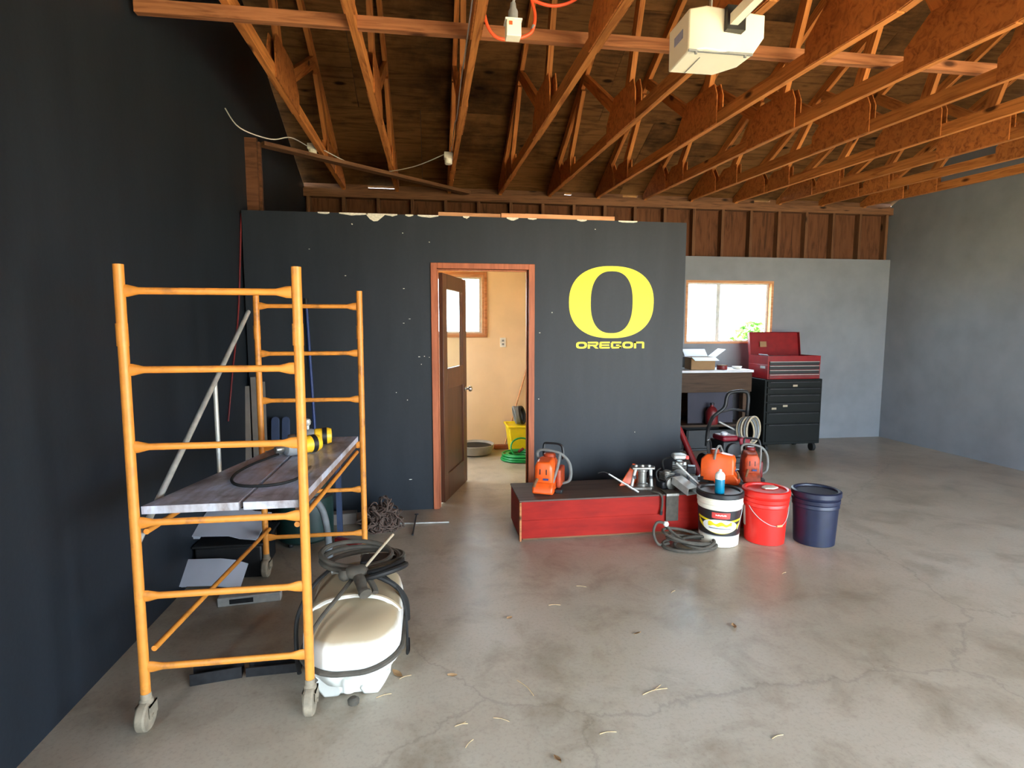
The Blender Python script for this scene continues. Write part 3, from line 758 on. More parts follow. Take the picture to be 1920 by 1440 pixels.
# each row: z at front, half width, front y, back y, corner radius, rise from front to back
rows = [(.045,.10,.06,.46,.08,0), (.06,.125,.03,.50,.10,0), (.10,.155,.015,.53,.12,0), (.125,.165,.01,.54,.13,0), (.13,.176,.0,.55,.14,0), (.15,.182,-.005,.56,.15,0),
        (.20,.184,-.005,.56,.15,.02), (.255,.182,.0,.56,.15,.05), (.285,.172,.015,.555,.15,.075), (.305,.150,.045,.54,.14,.085), (.32,.11,.10,.52,.10,.085), (.328,.05,.18,.45,.045,.07)]
m.rings([plan(z, hw, y0, y1, r, 8, dz) for z, hw, y0, y1, r, dz in rows])
body = m.build('tank_body', 'dusty_white_tank', sp)
m = MB(); arc = []
for k in range(21):
    t = -1 + 2*k/20; arc.append(Vector((t*.178, .235 - .03*abs(t), .372 - .06*t**4 - .012*t*t)))
m.tube(arc, .012, 8); m.build('moulded_rib', 'dusty_white_tank', sp)
m = MB()
for sx in (-1, 1): m.prism([(sx*.06, .10), (sx*.15, .10), (sx*.125, .045), (sx*.10, .0), (sx*.045, .0), (sx*.03, .03)], .40, Matrix(((1,0,0,0),(0,0,1,.05),(0,1,0,0),(0,0,0,1))))
m.box((-.09, .055, .008), (.09, .44, .06)); m.build('moulded_foot', 'white_tank', sp, bevel=.008)
MB().lathe([(.024, .0), (.024, .05), (.018, .06), (.002, .064)], 14, Matrix.Translation((.0, .012, .055))).build('front_boss', 'white_tank', sp, bevel=0)
MB().lathe([(.0, 0), (.020, .002), (.022, .02), (.012, .03)], 10, Matrix.Translation((.015, .0, .0))).build('drain_plug', 'dusty_rubber', sp)
band = [p + Vector((0, 0, .0)) for p in plan(.118, .188, -.012, .565, .15, 8, .02)]
for p in band: p.z = .165 - .03 * math.cos(p.x / .188 * 1.5) + .012
MB().tube(smoothpts(band, 2, True), .0115, 8, closed=True).build('hose_band', 'dusty_rubber', sp)
m = MB(); m.tube(smoothpts([(-.02, .30, .415), (-.06, .20, .385), (-.11, .09, .345), (-.135, .02, .30), (-.14, -.012, .22), (-.13, -.016, .16), (-.11, -.02, .13)], 6), .0085, 8); m.build('side_hose', 'dusty_rubber', sp)
m = MB(); m.tube(smoothpts([(-.10, .42, .44), (-.17, .30, .40), (-.215, .20, .30), (-.21, .14, .16), (-.185, .06, .12)], 6), .0085, 8); m.build('side_hose', 'black_rubber', sp)
# coiled hose, pump and spray gun lying on top
T = Matrix.Rotation(R(10), 3, 'X')
for i, (cx, cy, cz, rx, ry, rr, ax, mt) in enumerate([(.0, .47, .445, .165, .13, .013, 3, 'dusty_rubber'), (.02, .49, .43, .16, .125, .013, -4, 'dusty_rubber'), (-.02, .48, .468, .15, .12, .012, 7, 'dusty_rubber'), (.08, .42, .425, .10, .14, .013, -14, 'black_rubber'), (.10, .38, .41, .10, .15, .013, -20, 'black_rubber')]):
    MB().tube(ring_pts((cx, cy, cz), rx, ry, 30, Matrix.Rotation(R(ax), 3, 'X') @ Matrix.Rotation(R(ax*.8), 3, 'Y')), rr, 8, closed=True).build('coiled_hose', mt, sp)
MB().tube(smoothpts([(.10,.30,.44), (.17,.25,.38), (.20,.22,.28), (.205,.2,.14), (.20,.26,.04), (.205,.34,.01), (.2,.44,.007)], 6), .005, 6).build('power_lead', 'black_rubber', sp)
MB().tube(smoothpts([(.06,.28,.45), (.15,.26,.40), (.195,.30,.30), (.20,.36,.16)], 6), .012, 8).build('side_hose', 'black_rubber', sp)
g = MB(); g.ball((0, .30, .455), (.05, .045, .035), 7)
g.ball((-.045, .295, .445), (.028, .03, .03), 6); gun = g.build('spray_gun', 'dusty_rubber', sp)
g = MB(); g.tube(smoothpts([(.005, .29, .45), (.02, .25, .435), (.035, .20, .415), (.05, .17, .405)], 4), [.024]*6 + [.021]*4 + [.026]*3, 10)
g.build('gun_grip', 'dusty_rubber', gun)
MB().tube(smoothpts([(.03, .30, .445), (.06, .25, .43), (.08, .21, .41), (.085, .19, .40)], 4), .013, 8).build('gun_trigger', 'dusty_rubber', gun)
MB().tube([(.03, .31, .465), (.09, .40, .52), (.14, .47, .565)], .0062, 8).build('spray_lance', 'tan_pipe', gun)
MB().tube([(-.12, .44, .395), (.02, .42, .40)], .012, 6).build('boom_tube', 'galv', sp)
MB().cbox((.06, .47, .415), (.12, .10, .07)).build('pump', 'black_plastic', sp, bevel=.01)
sp.scale = (1.09, 1.0, .92)

# ------------------------------------------------------------------ under and behind the scaffold
def bar(name, p, q, w, h, mat, label, cat, group=None, bevel=.002): return board(name, p, q, w, h, mat, bevel=bevel, label=label, cat=cat, group=group)
A = at(465, 1262, Z=0); B = at(566, 1252, Z=0)
def channel(label, A, B, w=.06, h=.04):
    t = thing('steel_channel', label, 'steel bar', ((A+B)/2), math.atan2((B-A).y, (B-A).x), group='black steel bars under the scaffold')
    L = (B-A).length
    MB().box((-L/2, -w/2, 0), (L/2, w/2, .006)).box((-L/2, -w/2, .006), (L/2, -w/2+.006, h)).box((-L/2, w/2-.006, .006), (L/2, w/2, h)).build('channel', 'dark_steel', t)
    MB().lathe([(.012, 0), (.012, .006), (.008, .009)], 6, Matrix.Translation((-L/2 + .04, 0, .006))).build('bolt', 'galv', t)
    return t
channel('black steel channel lying beside the near scaffold caster', A, B)
channel('black steel channel at the left, partly under the lowest scaffold rung', at(360, 1278, Z=0), at(456, 1262, Z=0), .07, .05)
m = thing('level_bar', 'grey metal bar lying on the floor under the scaffold', 'metal bar', at(470, 1128, Z=0), R(6))
MB().box((-.16, -.03, .0), (.16, .03, .05)).build('bar_body', 'galv', m, bevel=.004)
MB().box((-.10, -.032, .012), (.02, -.030, .038)).build('recess', 'dark_steel', m)
# dark tote with two pale bent sheet panels resting on it
c = at(420, 1080, Z=0); c = Vector((c.x + .0, c.y + .12, 0))
tb = thing('storage_tote', 'dark low plastic tote under the scaffold carrying pale panels', 'tote', c)
MB().prism([(-.14, -.17), (.24, -.17), (.22, .2), (-.12, .2)], .20).build('tub', 'black_plastic', tb, bevel=.012)
MB().box((-.15, -.18, .2), (.25, .21, .215)).build('rim', 'black_plastic', tb, bevel=.004)
def bent(label, loc, pts, dep, rz, thick=.006):
    """sheet folded along its length: pts (x, z) profile, dep along y"""
    t = thing('sheet_panel', label, 'sheet panel', loc, rz, group='pale panels under the scaffold')
    up = [(x, z) for x, z in pts]; lo = [(x, z - thick) for x, z in pts][::-1]
    MB().prism(up + lo, dep, Matrix(((1,0,0,0),(0,0,-1,0),(0,1,0,0),(0,0,0,1)))).build('sheet', 'panel_pale', t, bevel=.002)
    MB().box((pts[0][0] + .01, -dep + .01, pts[0][1] - .03), (pts[0][0] + .05, -.01, pts[0][1] - thick)).build('return_flange', 'panel_pale', t)
    return t
o = bent('pale folded sheet panel lying tilted on top of the dark tote', (c.x - .02, c.y + .10, .325), [(-.13, .034), (.10, .034), (.16, .012), (.26, .0)], .26, R(-6)); o.rotation_euler = (R(20), 0, R(-6))
o = bent('pale sheet panel with drooping tip leaning low against the tote front', (c.x - .05, c.y - .20, .13), [(-.12, .03), (.08, .035), (.16, .015), (.22, -.03)], .17, R(-6)); o.rotation_euler = (R(38), 0, R(-6))
# green drum with a grey hose arching over
c = at(577, 1000, Z=0); c = Vector((-.90, 4.0, 0))
gd = thing('green_drum', 'dark green shop vacuum drum behind the scaffold with grey hose', 'vacuum', c)
MB().lathe([(.17, .03), (.19, .05), (.195, .30), (.185, .33), (.19, .34), (.19, .37), (.15, .45), (.06, .48)], 24).build('drum', 'dark_green', gd)
MB().lathe([(.192, .335), (.2, .34), (.2, .36), (.192, .365)], 24, cap=False).build('lid_band', 'black_plastic', gd)
hp = [at(x, y, Y=3.62) for x, y in [(588, 941), (597, 945), (605, 958), (611, 980), (615, 1005), (617, 1030)]]
MB().tube(smoothpts([Vector((-.14, 0, .36)) + c - c, (hp[0]-c) + Vector((-.05, .06, -.01))] + [p - c for p in hp], 6), .0215, 10).build('vacuum_hose', 'hose_grey', gd)
MB().lathe([(.026, 0), (.026, .05)], 12, Matrix.Translation(hp[-1] - c + Vector((0, 0, -.05)))).build('hose_cuff', 'hose_grey', gd)
for k in range(3): MB().ball(Vector((.15*math.cos(2.1*k), .15*math.sin(2.1*k), .02)), .02, 5).build('wheel', 'black_plastic', gd)
# dark post, wood block, red tool
p = at(627, 1030, Z=0)
MB().box((-.018, -.018, 0), (.018, .018, .52)).build('steel_stake', 'picket_blue', loc=(p.x, p.y + .25, 0), label='dark blue square stake standing under the far end of the platform', cat='stake')
p = at(655, 985, Z=0)
t = thing('wood_block', 'grey weathered plank offcut lying against the office wall under the scaffold', 'wood block', (p.x - .10, 4.33, .0), R(3))
MB().box((-.13, -.045, .0), (.15, .045, .085)).build('plank', 'grey_board', t, bevel=.004)
p = at(655, 1020, Z=0)
t = thing('red_jack', 'red metal tool lying on the floor between sprayer and chain heap', 'tool', p, R(-35))
MB().prism([(-.12, -.02), (.1, -.028), (.13, 0), (.1, .028), (-.12, .02)], .028).build('tool_body', 'red_metal', t, bevel=.004)
MB().tube([(.09, 0, .0345), (.18, .01, .0145)], .0075, 8).build('tool_shank', 'dark_steel', t)
# heap of tangled chains
hc = at(712, 1003, Z=0); hc = Vector((hc.x, hc.y + .12, 0))
t = thing('chain_heap', 'heap of tangled brown tyre chains on the floor by the dark office wall', 'chain heap', hc)
m = MB(); rnd = random.Random(4)
for k in range(120):
    a = rnd.uniform(0, 2*PI); rr = .13*math.sqrt(rnd.random()); z = rnd.uniform(.02, max(.04, .24*(1 - (rr/.15)**2)))
    c = Vector((rr*math.cos(a), rr*math.sin(a)*.85, z)); q = Euler((rnd.uniform(-.9, .9), rnd.uniform(-.9, .9), rnd.uniform(0, 6))).to_matrix()
    s1, s2 = rnd.uniform(.03, .075), rnd.uniform(.018, .04); pts = []
    for j in range(10):
        an = 2*PI*j/10; v = c + q @ Vector((s1*math.cos(an), s2*math.sin(an), .012*math.sin(2*an + k)))
        v.z = max(.006, v.z); pts.append(v)
    m.tube(pts, rnd.uniform(.0045, .007), 5, closed=True)
m.build('chain_tangle', 'rope_brown', t, kind='stuff')
MB().lathe([(.09, .0), (.10, .03), (.08, .10), (.04, .15), (.005, .17)], 14).build('chain_core', 'rope_brown', t)
a, b = at(736, 982, Z=.006), at(842, 979, Z=.006)
m = thing('steel_rod', 'long thin steel rod lying on the floor in front of the door', 'rod', (a+b)/2)
MB().tube([a-(a+b)/2, b-(a+b)/2], .006, 8).build('rod', 'galv', m)
a, b = at(781, 964, Z=.02), at(774, 1003, Z=.006); b.z = .006; a.z = .019
m = thing('iron_bar', 'short dark iron bar crossing the steel rod on the floor', 'rod', (a+b)/2)
MB().tube([a-(a+b)/2, b-(a+b)/2], .006, 8).build('rod', 'dark_steel', m)
MB().tube([a-(a+b)/2 + Vector((-.015, 0, 0)), a-(a+b)/2 + Vector((.015, 0, 0))], .0055, 8).build('cross_head', 'dark_steel', m)
# boards, pickets and pole leaning in the left corner
def lean(name, px_top, px_bot, w, th, mat, label, cat, group=None, ytop=YO - .012, ybot=YO - .16, zb=0.0):
    T = at(*px_top, Y=ytop - th); Bx = at(px_bot, 900, Y=ybot).x
    o = board(name, (Bx, ybot, zb + .002), (T.x, ytop - th/2 - .006, T.z), w, th, mat, bevel=.003, side=Vector((0, 1, 0)), label=label, cat=cat, group=group)
    return o
lean('grey_plank', (475, 707), 483, .045, .02, 'grey_board', 'tall narrow grey plank leaning in the left corner behind the scaffold', 'plank', 'planks leaning in the corner')
lean('grey_plank', (461, 724), 466, .05, .02, 'grey_board', 'shorter grey plank leftmost of the leaning boards', 'plank', 'planks leaning in the corner')
lean('grey_plank', (491, 716), 499, .04, .02, 'grey_board', 'grey plank leaning just right of the far left scaffold post', 'plank', 'planks leaning in the corner', ybot=YO - .2)
def picket(px_, label):
    T = at(px_, 781, Y=YO - .06); B = at(px_ - 4, 900, Y=YO - .2)
    t = thing('blue_picket', label, 'picket', (B.x, YO - .22, 0), group='blue pickets against the wall')
    L = T.z / math.cos(R(8)); w = .03
    poly = [(-w, 0), (w, 0), (w, L - .03)] + [(w*math.cos(a), L - .03 + w*math.sin(a)) for a in (R(30), R(60), R(90), R(120), R(150))] + [(-w, L - .03)]
    o = MB().prism(poly, .016, Matrix(((1,0,0,0),(0,0,-1,0),(0,1,0,0),(0,0,0,1)))).build('picket_board', 'picket_blue', t, bevel=.003)
    o.rotation_euler = (R(-8), 0, 0); o.location = (0, .02, .003)
    MB().cbox((0, .0, .0), (.02, .01, .01)).build('hook', 'galv', t, loc=(0, .002 + .16, L*.985 - .05))
picket(518, 'round topped blue picket leaning nearer the left scaffold post'); picket(538, 'round topped blue picket leaning nearer the blue pole')
a = at(574, 562, Y=YO - .012); b = at(592, 830, Y=YO - .1); d = (b - a); b = a + d * (a.z / (a.z - b.z)) * .995
t = thing('blue_pole', 'thin bright blue pole leaning upright against the dark wall', 'pole', (b.x, b.y, 0))
MB().tube([Vector((0, 0, .008)), Vector((a.x-b.x, a.y-b.y-.004, a.z))], .0115, 10).build('shaft', 'blue_paint', t)
MB().tube([Vector((a.x-b.x, a.y-b.y-.004, a.z)) + Vector((.0, 0, -.12)) , Vector((a.x-b.x, a.y-b.y-.004, a.z + .01))], .0145, 10).build('grip', 'black_rubber', t)
pts = [at(*p, X=XL + .008) for p in [(452, 400), (450, 500), (446, 600), (437, 690), (428, 790)]]
t = thing('red_lanyard', 'dull red cord hanging down the dark left wall', 'cord', pts[-1])
MB().tube(smoothpts([p - pts[-1] for p in pts], 6), .006, 6).build('cord', 'red_dark', t)
MB().tube([pts[0]-pts[-1] + Vector((-.008,0,.0)), pts[0]-pts[-1] + Vector((.012,0,.0))], .004, 6).build('nail', 'dark_steel', t)

# ------------------------------------------------------------------ red box
BX0, BX1, BY0, BY1, BZ = .605, 2.42, 3.755, 4.20, .30
bx = thing('wooden_chest', 'long low red painted wooden chest with brown lid against the office wall', 'chest', (BX0, BY0, 0))
LX, LY = BX1-BX0, BY1-BY0
def bpart(n, lo, hi, mat, bev=.003): return MB().box(lo, hi).build(n, mat, bx, bevel=bev)
bpart('front_board', (.012, 0, .02), (LX, .018, .1512), 'red_box_paint', .001); bpart('front_board', (.012, 0.0005, .1515), (LX, .018, BZ-.014), 'red_box_paint', .001)
bpart('side_panel', (0, .02, .02), (.018, LY, BZ-.014), 'red_box_paint'); bpart('side_panel', (LX-.018, .02, .02), (LX, LY, BZ-.014), 'red_box_paint')
bpart('corner_strip', (-.004, -.004, 0), (.011, .03, BZ-.016), 'brace_wood')
bpart('back_panel', (.018, LY-.018, .02), (LX-.018, LY, BZ-.014), 'red_box_paint'); bpart('bottom_board', (.02, .02, .0), (LX-.02, LY-.02, .02), 'stud_wood')
bpart('lid', (-.006, -.008, BZ-.013), (LX+.004, LY, BZ), 'box_lid')
bpart('hasp', (LX*.595, -.004, BZ-.10), (LX*.62, -.0005, BZ-.016), 'red_dark', .001)

# ------------------------------------------------------------------ chainsaw power heads
def saw(label, loc, rz, s=1.0, body='orange_plastic', top='dark_orange', wide=1.1):
    t = thing('power_saw', label, 'chainsaw', loc, rz, group='chainsaw power heads')
    def sec(y, w0, w1, z0, z1, xo=0): return [Vector((xo-w0, y, z0)), Vector((xo+w0, y, z0)), Vector((xo+w1, y, z1*.86)), Vector((xo+w1*.72, y, z1)), Vector((xo-w1*.72, y, z1)), Vector((xo-w1, y, z1*.86))]
    m = MB(); m.rings([sec(y, *q) for y, q in ((-.135, (.045, .040, .06, .20)), (-.12, (.055, .050, .03, .235)), (-.02, (.062, .055, .02, .25)), (.08, (.062, .052, .02, .235)), (.13, (.055, .045, .02, .19)))])
    b = m.build('engine_cover', body, t, bevel=.008)
    m = MB(); m.prism([(-.135, .0), (.02, .0), (.02, .05), (-.09, .085), (-.135, .09), (-.165, .055), (-.175, .012)], .116, Matrix(((0,0,1,-.058),(1,0,0,0),(0,1,0,0),(0,0,0,1))))
    m.build('rear_fender', body, t, bevel=.01)
    for k in (-1, 1): MB().box((k*.018 - .003, -.137, .145), (k*.018 + .003, -.118, .185)).build('vent_slot', 'black_plastic', t)
    MB().box((.0, -.142, .105), (.03, -.12, .118)).build('badge', 'blue_paint', t)
    MB().tube(smoothpts([(-.03, -.15, .118), (-.04, -.165, .09), (-.048, -.17, .06)], 4), .009, 8).build('throttle_hook', 'stud_wood', t)
    MB().lathe([(.035, 0), (.035, .03), (.028, .038), (.005, .04)], 16, Matrix.Translation((.01, .03, .235))).build('fuel_cap', top, t)
    MB().box((.058, -.06, .03), (.088, .12, .17)).build('side_case', top, t, bevel=.012)
    h = smoothpts([(-.05, .02, .20), (-.06, .01, .27), (-.03, 0, .30), (.04, -.005, .295), (.09, 0, .27), (.125, .02, .21), (.135, .03, .13), (.125, .03, .07), (.085, .03, .045)], 5)
    MB().tube(h, .0095, 8).build('front_handle', 'handle_grey', t)
    MB().tube(smoothpts([(.075, -.003, .283), (.07, -.04, .20), (.055, -.09, .11), (.045, -.115, .065)], 4), .0085, 8).build('handle_stay', 'handle_grey', t)
    MB().tube(smoothpts([(-.03, .07, .24), (-.03, .085, .325), (.0, .085, .335), (.06, .085, .33), (.08, .08, .30), (.085, .07, .22)], 4), .0095, 6).build('hand_guard', 'black_plastic', t)
    MB().box((-.09, .10, .02), (.07, .14, .05)).build('bumper_spikes', 'dark_steel', t)
    MB().box((.06, -.09, .0), (.10, -.03, .028)).build('foot', 'black_plastic', t, bevel=.004)
    MB().box((-.058, .06, 0), (.058, .12, .02)).build('foot', 'black_plastic', t)
    t.scale = (s*wide, s, s)
    return t
p = at(1027, 930, Z=BZ); saw('orange chainsaw power head with grey handle on the left end of the red chest', (p.x + .03, p.y + .17, BZ), R(-24), wide=1.3)
p = at(1345, 905, Y=4.0); saw('bright orange chainsaw body behind the white bucket', (p.x, 4.0, BZ), R(52), .95)
p = at(1402, 905, Y=4.02); saw('rust red chainsaw with filler cap behind the red bucket', (p.x + .02, 4.04, BZ), R(-22), .95, 'dark_orange', 'red_dark')

# ------------------------------------------------------------------ metal clutter at the right end of the chest
p = at(1210, 920, Z=BZ)
hp = thing('hydraulic_pump', 'steel hand pump with twin posts on the red chest', 'pump', (p.x, p.y + .07, BZ), R(-8))
MB().prism([(-.075, -.06), (.06, -.065), (.085, -.03), (.085, .05), (-.075, .055)], .022).build('base_plate', 'steel', hp, bevel=.004)
MB().lathe([(.042, .022), (.042, .04), (.033, .045), (.033, .13), (.040, .135), (.040, .15)], 18).build('cylinder', 'steel', hp)
for sx, ln in ((-.062, .02), (.062, -.005)):
    MB().tube([(sx - ln, -.02, .022), (sx - ln*.3, -.015, .09), (sx + ln*.6, -.01, .16)], [.012, .011, .014], 10).build('guide_post', 'galv', hp)
    MB().lathe([(.016, -.012), (.016, .012)], 6, Matrix.Translation((sx, -.015, .09))).build('collar', 'dark_steel', hp)
MB().prism([(-.085, -.045), (.085, -.045), (.095, .0), (.07, .045), (-.07, .045), (-.09, .0)], .018, z0=.152).build('top_plate', 'steel', hp, bevel=.005)
for sx in (-.05, 0, .05): MB().lathe([(.012, .17), (.012, .18), (.006, .184)], 6, Matrix.Translation((sx, -.01, 0))).build('bolt', 'galv', hp)
a = at(1143, 890, Y=3.78); b = at(1198, 921, Y=3.78)
ln = thing('grease_lance', 'thin pale steel lance with bent tip resting on the chest edge by the pump', 'lance', (b.x, 3.79, BZ + .012))
o = Vector((b.x, 3.79, BZ + .012)); a = Vector((a.x, 3.80, a.z))
MB().tube([Vector((0,0,0)), (a-o)*.35, (a-o)], [.007, .008, .0055], 8).build('shaft', 'galv', ln)
MB().tube(smoothpts([a-o, a-o + Vector((-.03, 0, .014)), a-o + Vector((-.055, 0, .015)), a-o + Vector((-.08, 0, .008))], 3), .003, 6).build('tip', 'dark_steel', ln)
MB().tube([(a-o)*.2 + Vector((0,0,-.004)), (a-o)*.42], .0105, 8).build('grip_sleeve', 'steel', ln)
p = at(1180, 900, Y=3.98)
gp = thing('orange_guard', 'flat orange plastic guard standing tilted behind the hand pump', 'guard', (p.x, 4.0, BZ), 0)
o = MB().prism([(-.075, 0), (.055, 0), (.115, .145), (.045, .165), (-.01, .09)], .012, Matrix(((1,0,0,0),(0,0,-1,0),(0,1,0,0),(0,0,0,1)))).build('guard_plate', 'orange_plastic', gp, bevel=.004)
o.rotation_euler = (R(-14), 0, 0); o.location = (0, 0, .003)
MB().box((-.07, -.002, 0), (.05, .03, .012)).build('guard_lip', 'dark_orange', gp)
def engine(label, loc, rz, s):
    t = thing('small_engine', label, 'engine', loc, rz, group='loose engine parts on the chest')
    MB().box((-.07, -.05, 0), (.07, .05, .06)).build('crankcase', 'dark_steel', t, bevel=.012)
    for k in range(5): MB().box((-.045, -.042, .064 + .013*k), (.045, .042, .070 + .013*k)).build('cooling_fin', 'steel', t)
    MB().lathe([(.03, .06), (.03, .132), (.02, .14)], 14).build('cylinder', 'steel', t)
    MB().lathe([(.045, 0), (.05, .01), (.05, .03), (.02, .035)], 18, Matrix.Translation((0, -.05, .05)) @ Matrix.Rotation(R(90), 4, 'X')).build('flywheel', 'steel', t)
    MB().box((.05, -.03, .06), (.11, .04, .11)).build('muffler', 'dark_steel', t, bevel=.008)
    MB().tube(smoothpts([(-.06, 0, .05), (-.1, -.02, .08), (-.11, -.02, .14), (-.06, 0, .16)], 4), .006, 6).build('fuel_line', 'black_rubber', t)
    t.scale = (s, s, s); return t
p = at(1252, 905, Y=3.9); engine('small greasy finned engine right of the hand pump on the chest', (p.x, 3.92, BZ), R(10), .95)
p = at(1286, 900, Y=4.02); engine('larger dark engine block with silver cover beside the orange chainsaw', (p.x - .03, 4.08, BZ), R(-25), 1.15)
p = at(1283, 862, Y=4.02)
t = thing('engine_cowl', 'pale silver cowl resting on the larger engine block', 'cowl', (p.x - .03, 4.06, BZ + .187))
MB().prism([(-.06, -.05), (.03, -.06), (.06, -.02), (.05, .05), (-.04, .05)], .035).build('cowl', 'galv', t, bevel=.012)
MB().lathe([(.018, 0), (.018, .02), (.01, .026)], 12, Matrix.Translation((.055, -.03, .0))).build('cap', 'label_red', t)
a = at(1268, 868, Y=3.86); b = at(1319, 917, Y=3.76)
t = thing('silver_tube', 'straight silver tube sloping down across the engine parts to the bucket', 'tube', b)
MB().tube([Vector((0,0,0)), a - b], .0085, 12).build('tube_wall', 'galv', t)
MB().lathe([(.0105, 0), (.0105, .012)], 12, Matrix.Translation((0, 0, 0)) @ (a-b).to_track_quat('Z', 'Y').to_matrix().to_4x4()).build('end_ring', 'steel', t)
a = at(1284, 922, Y=3.72); b = at(1322, 940, Y=3.58)
t = thing('aluminium_channel', 'folded aluminium channel jutting over the front edge of the chest', 'metal channel', (a.x, a.y, BZ + .004))
a = Vector((a.x - .01, 3.84, BZ + .075)); b = Vector((b.x - .05, 3.67, BZ + .03)); oo = Vector((t.location))
M = frame_to(a - oo, b - oo); Lc = (b-a).length
MB().box((-Lc/2, -.045, -.022), (Lc/2, .045, -.019), M).box((-Lc/2, -.045, -.019), (Lc/2, -.042, .03), M).box((-Lc/2, .042, -.019), (Lc/2, .045, .03), M).box((-Lc/2, -.045, .03), (Lc/2, .045, .033), M).build('channel', 'galv', t, bevel=.001)
p = at(1262, 930, Y=BY0 - .02)
t = thing('rubber_mudflap', 'grey green rubber flap hanging over the front of the red chest', 'rubber flap', (p.x, BY0 - .012, BZ + .001))
MB().box((-.05, -.008, -.20), (.045, -.001, .004)).box((-.05, -.001, .0005), (.045, .10, .006)).build('flap', 'dusty_rubber', t, bevel=.002)
MB().box((-.05, -.010, -.012), (.045, -.008, .004)).build('flap_bar', 'steel', t)
p = at(1241, 925, Y=BY0 - .02)
t = thing('hanging_strap', 'narrow grey strap hanging down the red chest front below the pump', 'strap', (p.x, BY0 - .012, BZ + .001))
MB().tube(smoothpts([(-.05, .06, .008), (-.02, .01, .01), (.0, -.008, -.01), (.006, -.008, -.06), (.0, -.008, -.12)], 4), .0085, 6).build('strap', 'dusty_rubber', t)
MB().tube([(.0, -.008, -.12), (-.003, -.008, -.15)], .011, 8).build('strap_end', 'dark_steel', t)
# belts and hoses in a loose coil on the floor
c = at(1300, 1020, Z=0)
t = thing('belt_coil', 'loose coil of flat belts and hoses on the floor before the red chest', 'belts', (c.x - .085, c.y - .03, 0))
for (cx, cy, cz, rx, ry, rr, tx, ty) in ((.03, -.02, .02, .19, .11, .012, 3, 0), (.05, .0, .045, .17, .10, .012, -6, 8), (.06, -.03, .03, .14, .09, .011, 5, -8), (.02, .0, .07, .18, .10, .010, 8, 14), (.1, -.02, .025, .12, .1, .010, 0, 4)):
    m = MB(); rp = ring_pts((cx, cy, cz), rx, ry, 36, Matrix.Rotation(R(tx), 3, 'X') @ Matrix.Rotation(R(ty), 3, 'Y'))
    for q in rp: q.z = max(rr + .001, q.z)
    m.tube(rp, rr, 7, closed=True); m.build('belt', 'dusty_rubber', t)
m = MB(); m.tube(smoothpts([(-.10, .02, .02), (-.19, -.01, .03), (-.215, .02, .10), (-.18, .05, .16), (-.12, .05, .15), (-.08, .02, .10), (.0, -.06, .05), (.12, -.09, .03)], 6), .010, 7); m.build('hose_end', 'dusty_rubber', t)
MB().ball((-.115, .045, .15), .02, 6).build('hose_fitting', 'plate_white', t)

# ------------------------------------------------------------------ buckets
def bucket(label, loc, mat, lidmat, h=.365, r0=.132, r1=.150, lid=True):
    t = thing('bucket', label, 'bucket', loc, group='buckets by the red chest')
    k = lambda z: r0 + (r1 - r0) * z / h
    prof = [(r0 - .006, 0), (r0, .004), (k(h*.72), h*.72), (k(h*.72)+.005, h*.735), (k(h*.80)+.003, h*.79), (k(h*.82), h*.80), (k(h*.84)+.006, h*.82), (k(h*.9)+.006, h*.885), (k(h*.91), h*.895), (k(h*.93)+.004, h*.91), (r1+.004, h*.97), (r1, h), (r1-.006, h), (r1-.008, h*.9), (r0-.006, .006)]
    MB().lathe(prof, 40).build('pail', mat, t)
    if lid:
        MB().lathe([(.005, h - .012), (r1 - .022, h - .012), (r1 - .016, h + .012), (r1 - .003, h + .016), (r1 + .009, h + .01), (r1 + .010, h - .020), (r1 + .0065, h - .022), (r1 + .0055, h + .001), (.005, h + .001)][::-1], 40, cap=True).build('lid', lidmat, t)
    return t, k, h
wbp = at(1364, 1027, Z=0)
wb, kw, hb = bucket('white bucket with black lid and black yellow label', (wbp.x, wbp.y + .125, 0), 'bucket_white', 'black_plastic')
TW = math.atan2(-wbp.y, -wbp.x) + R(4)      # the label looks at the middle of the garage
def wrap(name, t, k, z0, z1, a0, a1, mat, off, n=20, fn=None):
    """a printed patch curved round the pail; fn(u in -1..1) gives (lower, upper) bounds as fractions"""
    m = MB(); lo = []; hi = []; lo2 = []; hi2 = []
    for i in range(n + 1):
        u = i / n; a = a0 + (a1-a0)*u; f0, f1 = fn(2*u-1) if fn else (0, 1)
        for lst, f, o in ((lo, f0, off), (hi, f1, off), (lo2, f0, off-.0012), (hi2, f1, off-.0012)):
            z = z0 + (z1-z0)*f; r = k(z) + o; lst.append(m.bm.verts.new((r*math.cos(a), r*math.sin(a), z)))
    for i in range(n):
        m.bm.faces.new((lo[i], lo[i+1], hi[i+1], hi[i])); m.bm.faces.new((lo2[i], hi2[i], hi2[i+1], lo2[i+1]))
        m.bm.faces.new((lo[i], lo2[i], lo2[i+1], lo[i+1])); m.bm.faces.new((hi[i], hi[i+1], hi2[i+1], hi2[i]))
    m.bm.faces.new((lo[0], hi[0], hi2[0], lo2[0])); m.bm.faces.new((lo[n], lo2[n], hi2[n], hi[n]))
    return m.build(name, mat, t, sharp=60)
lb = wrap('label', wb, kw, .085, .262, TW - R(95), TW + R(95), 'label_black', .0016, 40)
wrap('label_stripe', lb, kw, .078, .085, TW - R(95), TW + R(95), 'galv', .0017, 40)
wrap('label_swoosh', lb, kw, .10, .215, TW - R(70), TW + R(70), 'label_yellow', .0026, 32, lambda u: (.78 - .12*(1-abs(u)), .90 - .22*(1-abs(u))*.8 + .02) )
wrap('label_swoosh', lb, kw, .10, .215, TW - R(66), TW + R(66), 'label_yellow', .0026, 32, lambda u: (.52*u*u + .0, .52*u*u + .16 + .08*abs(u)))
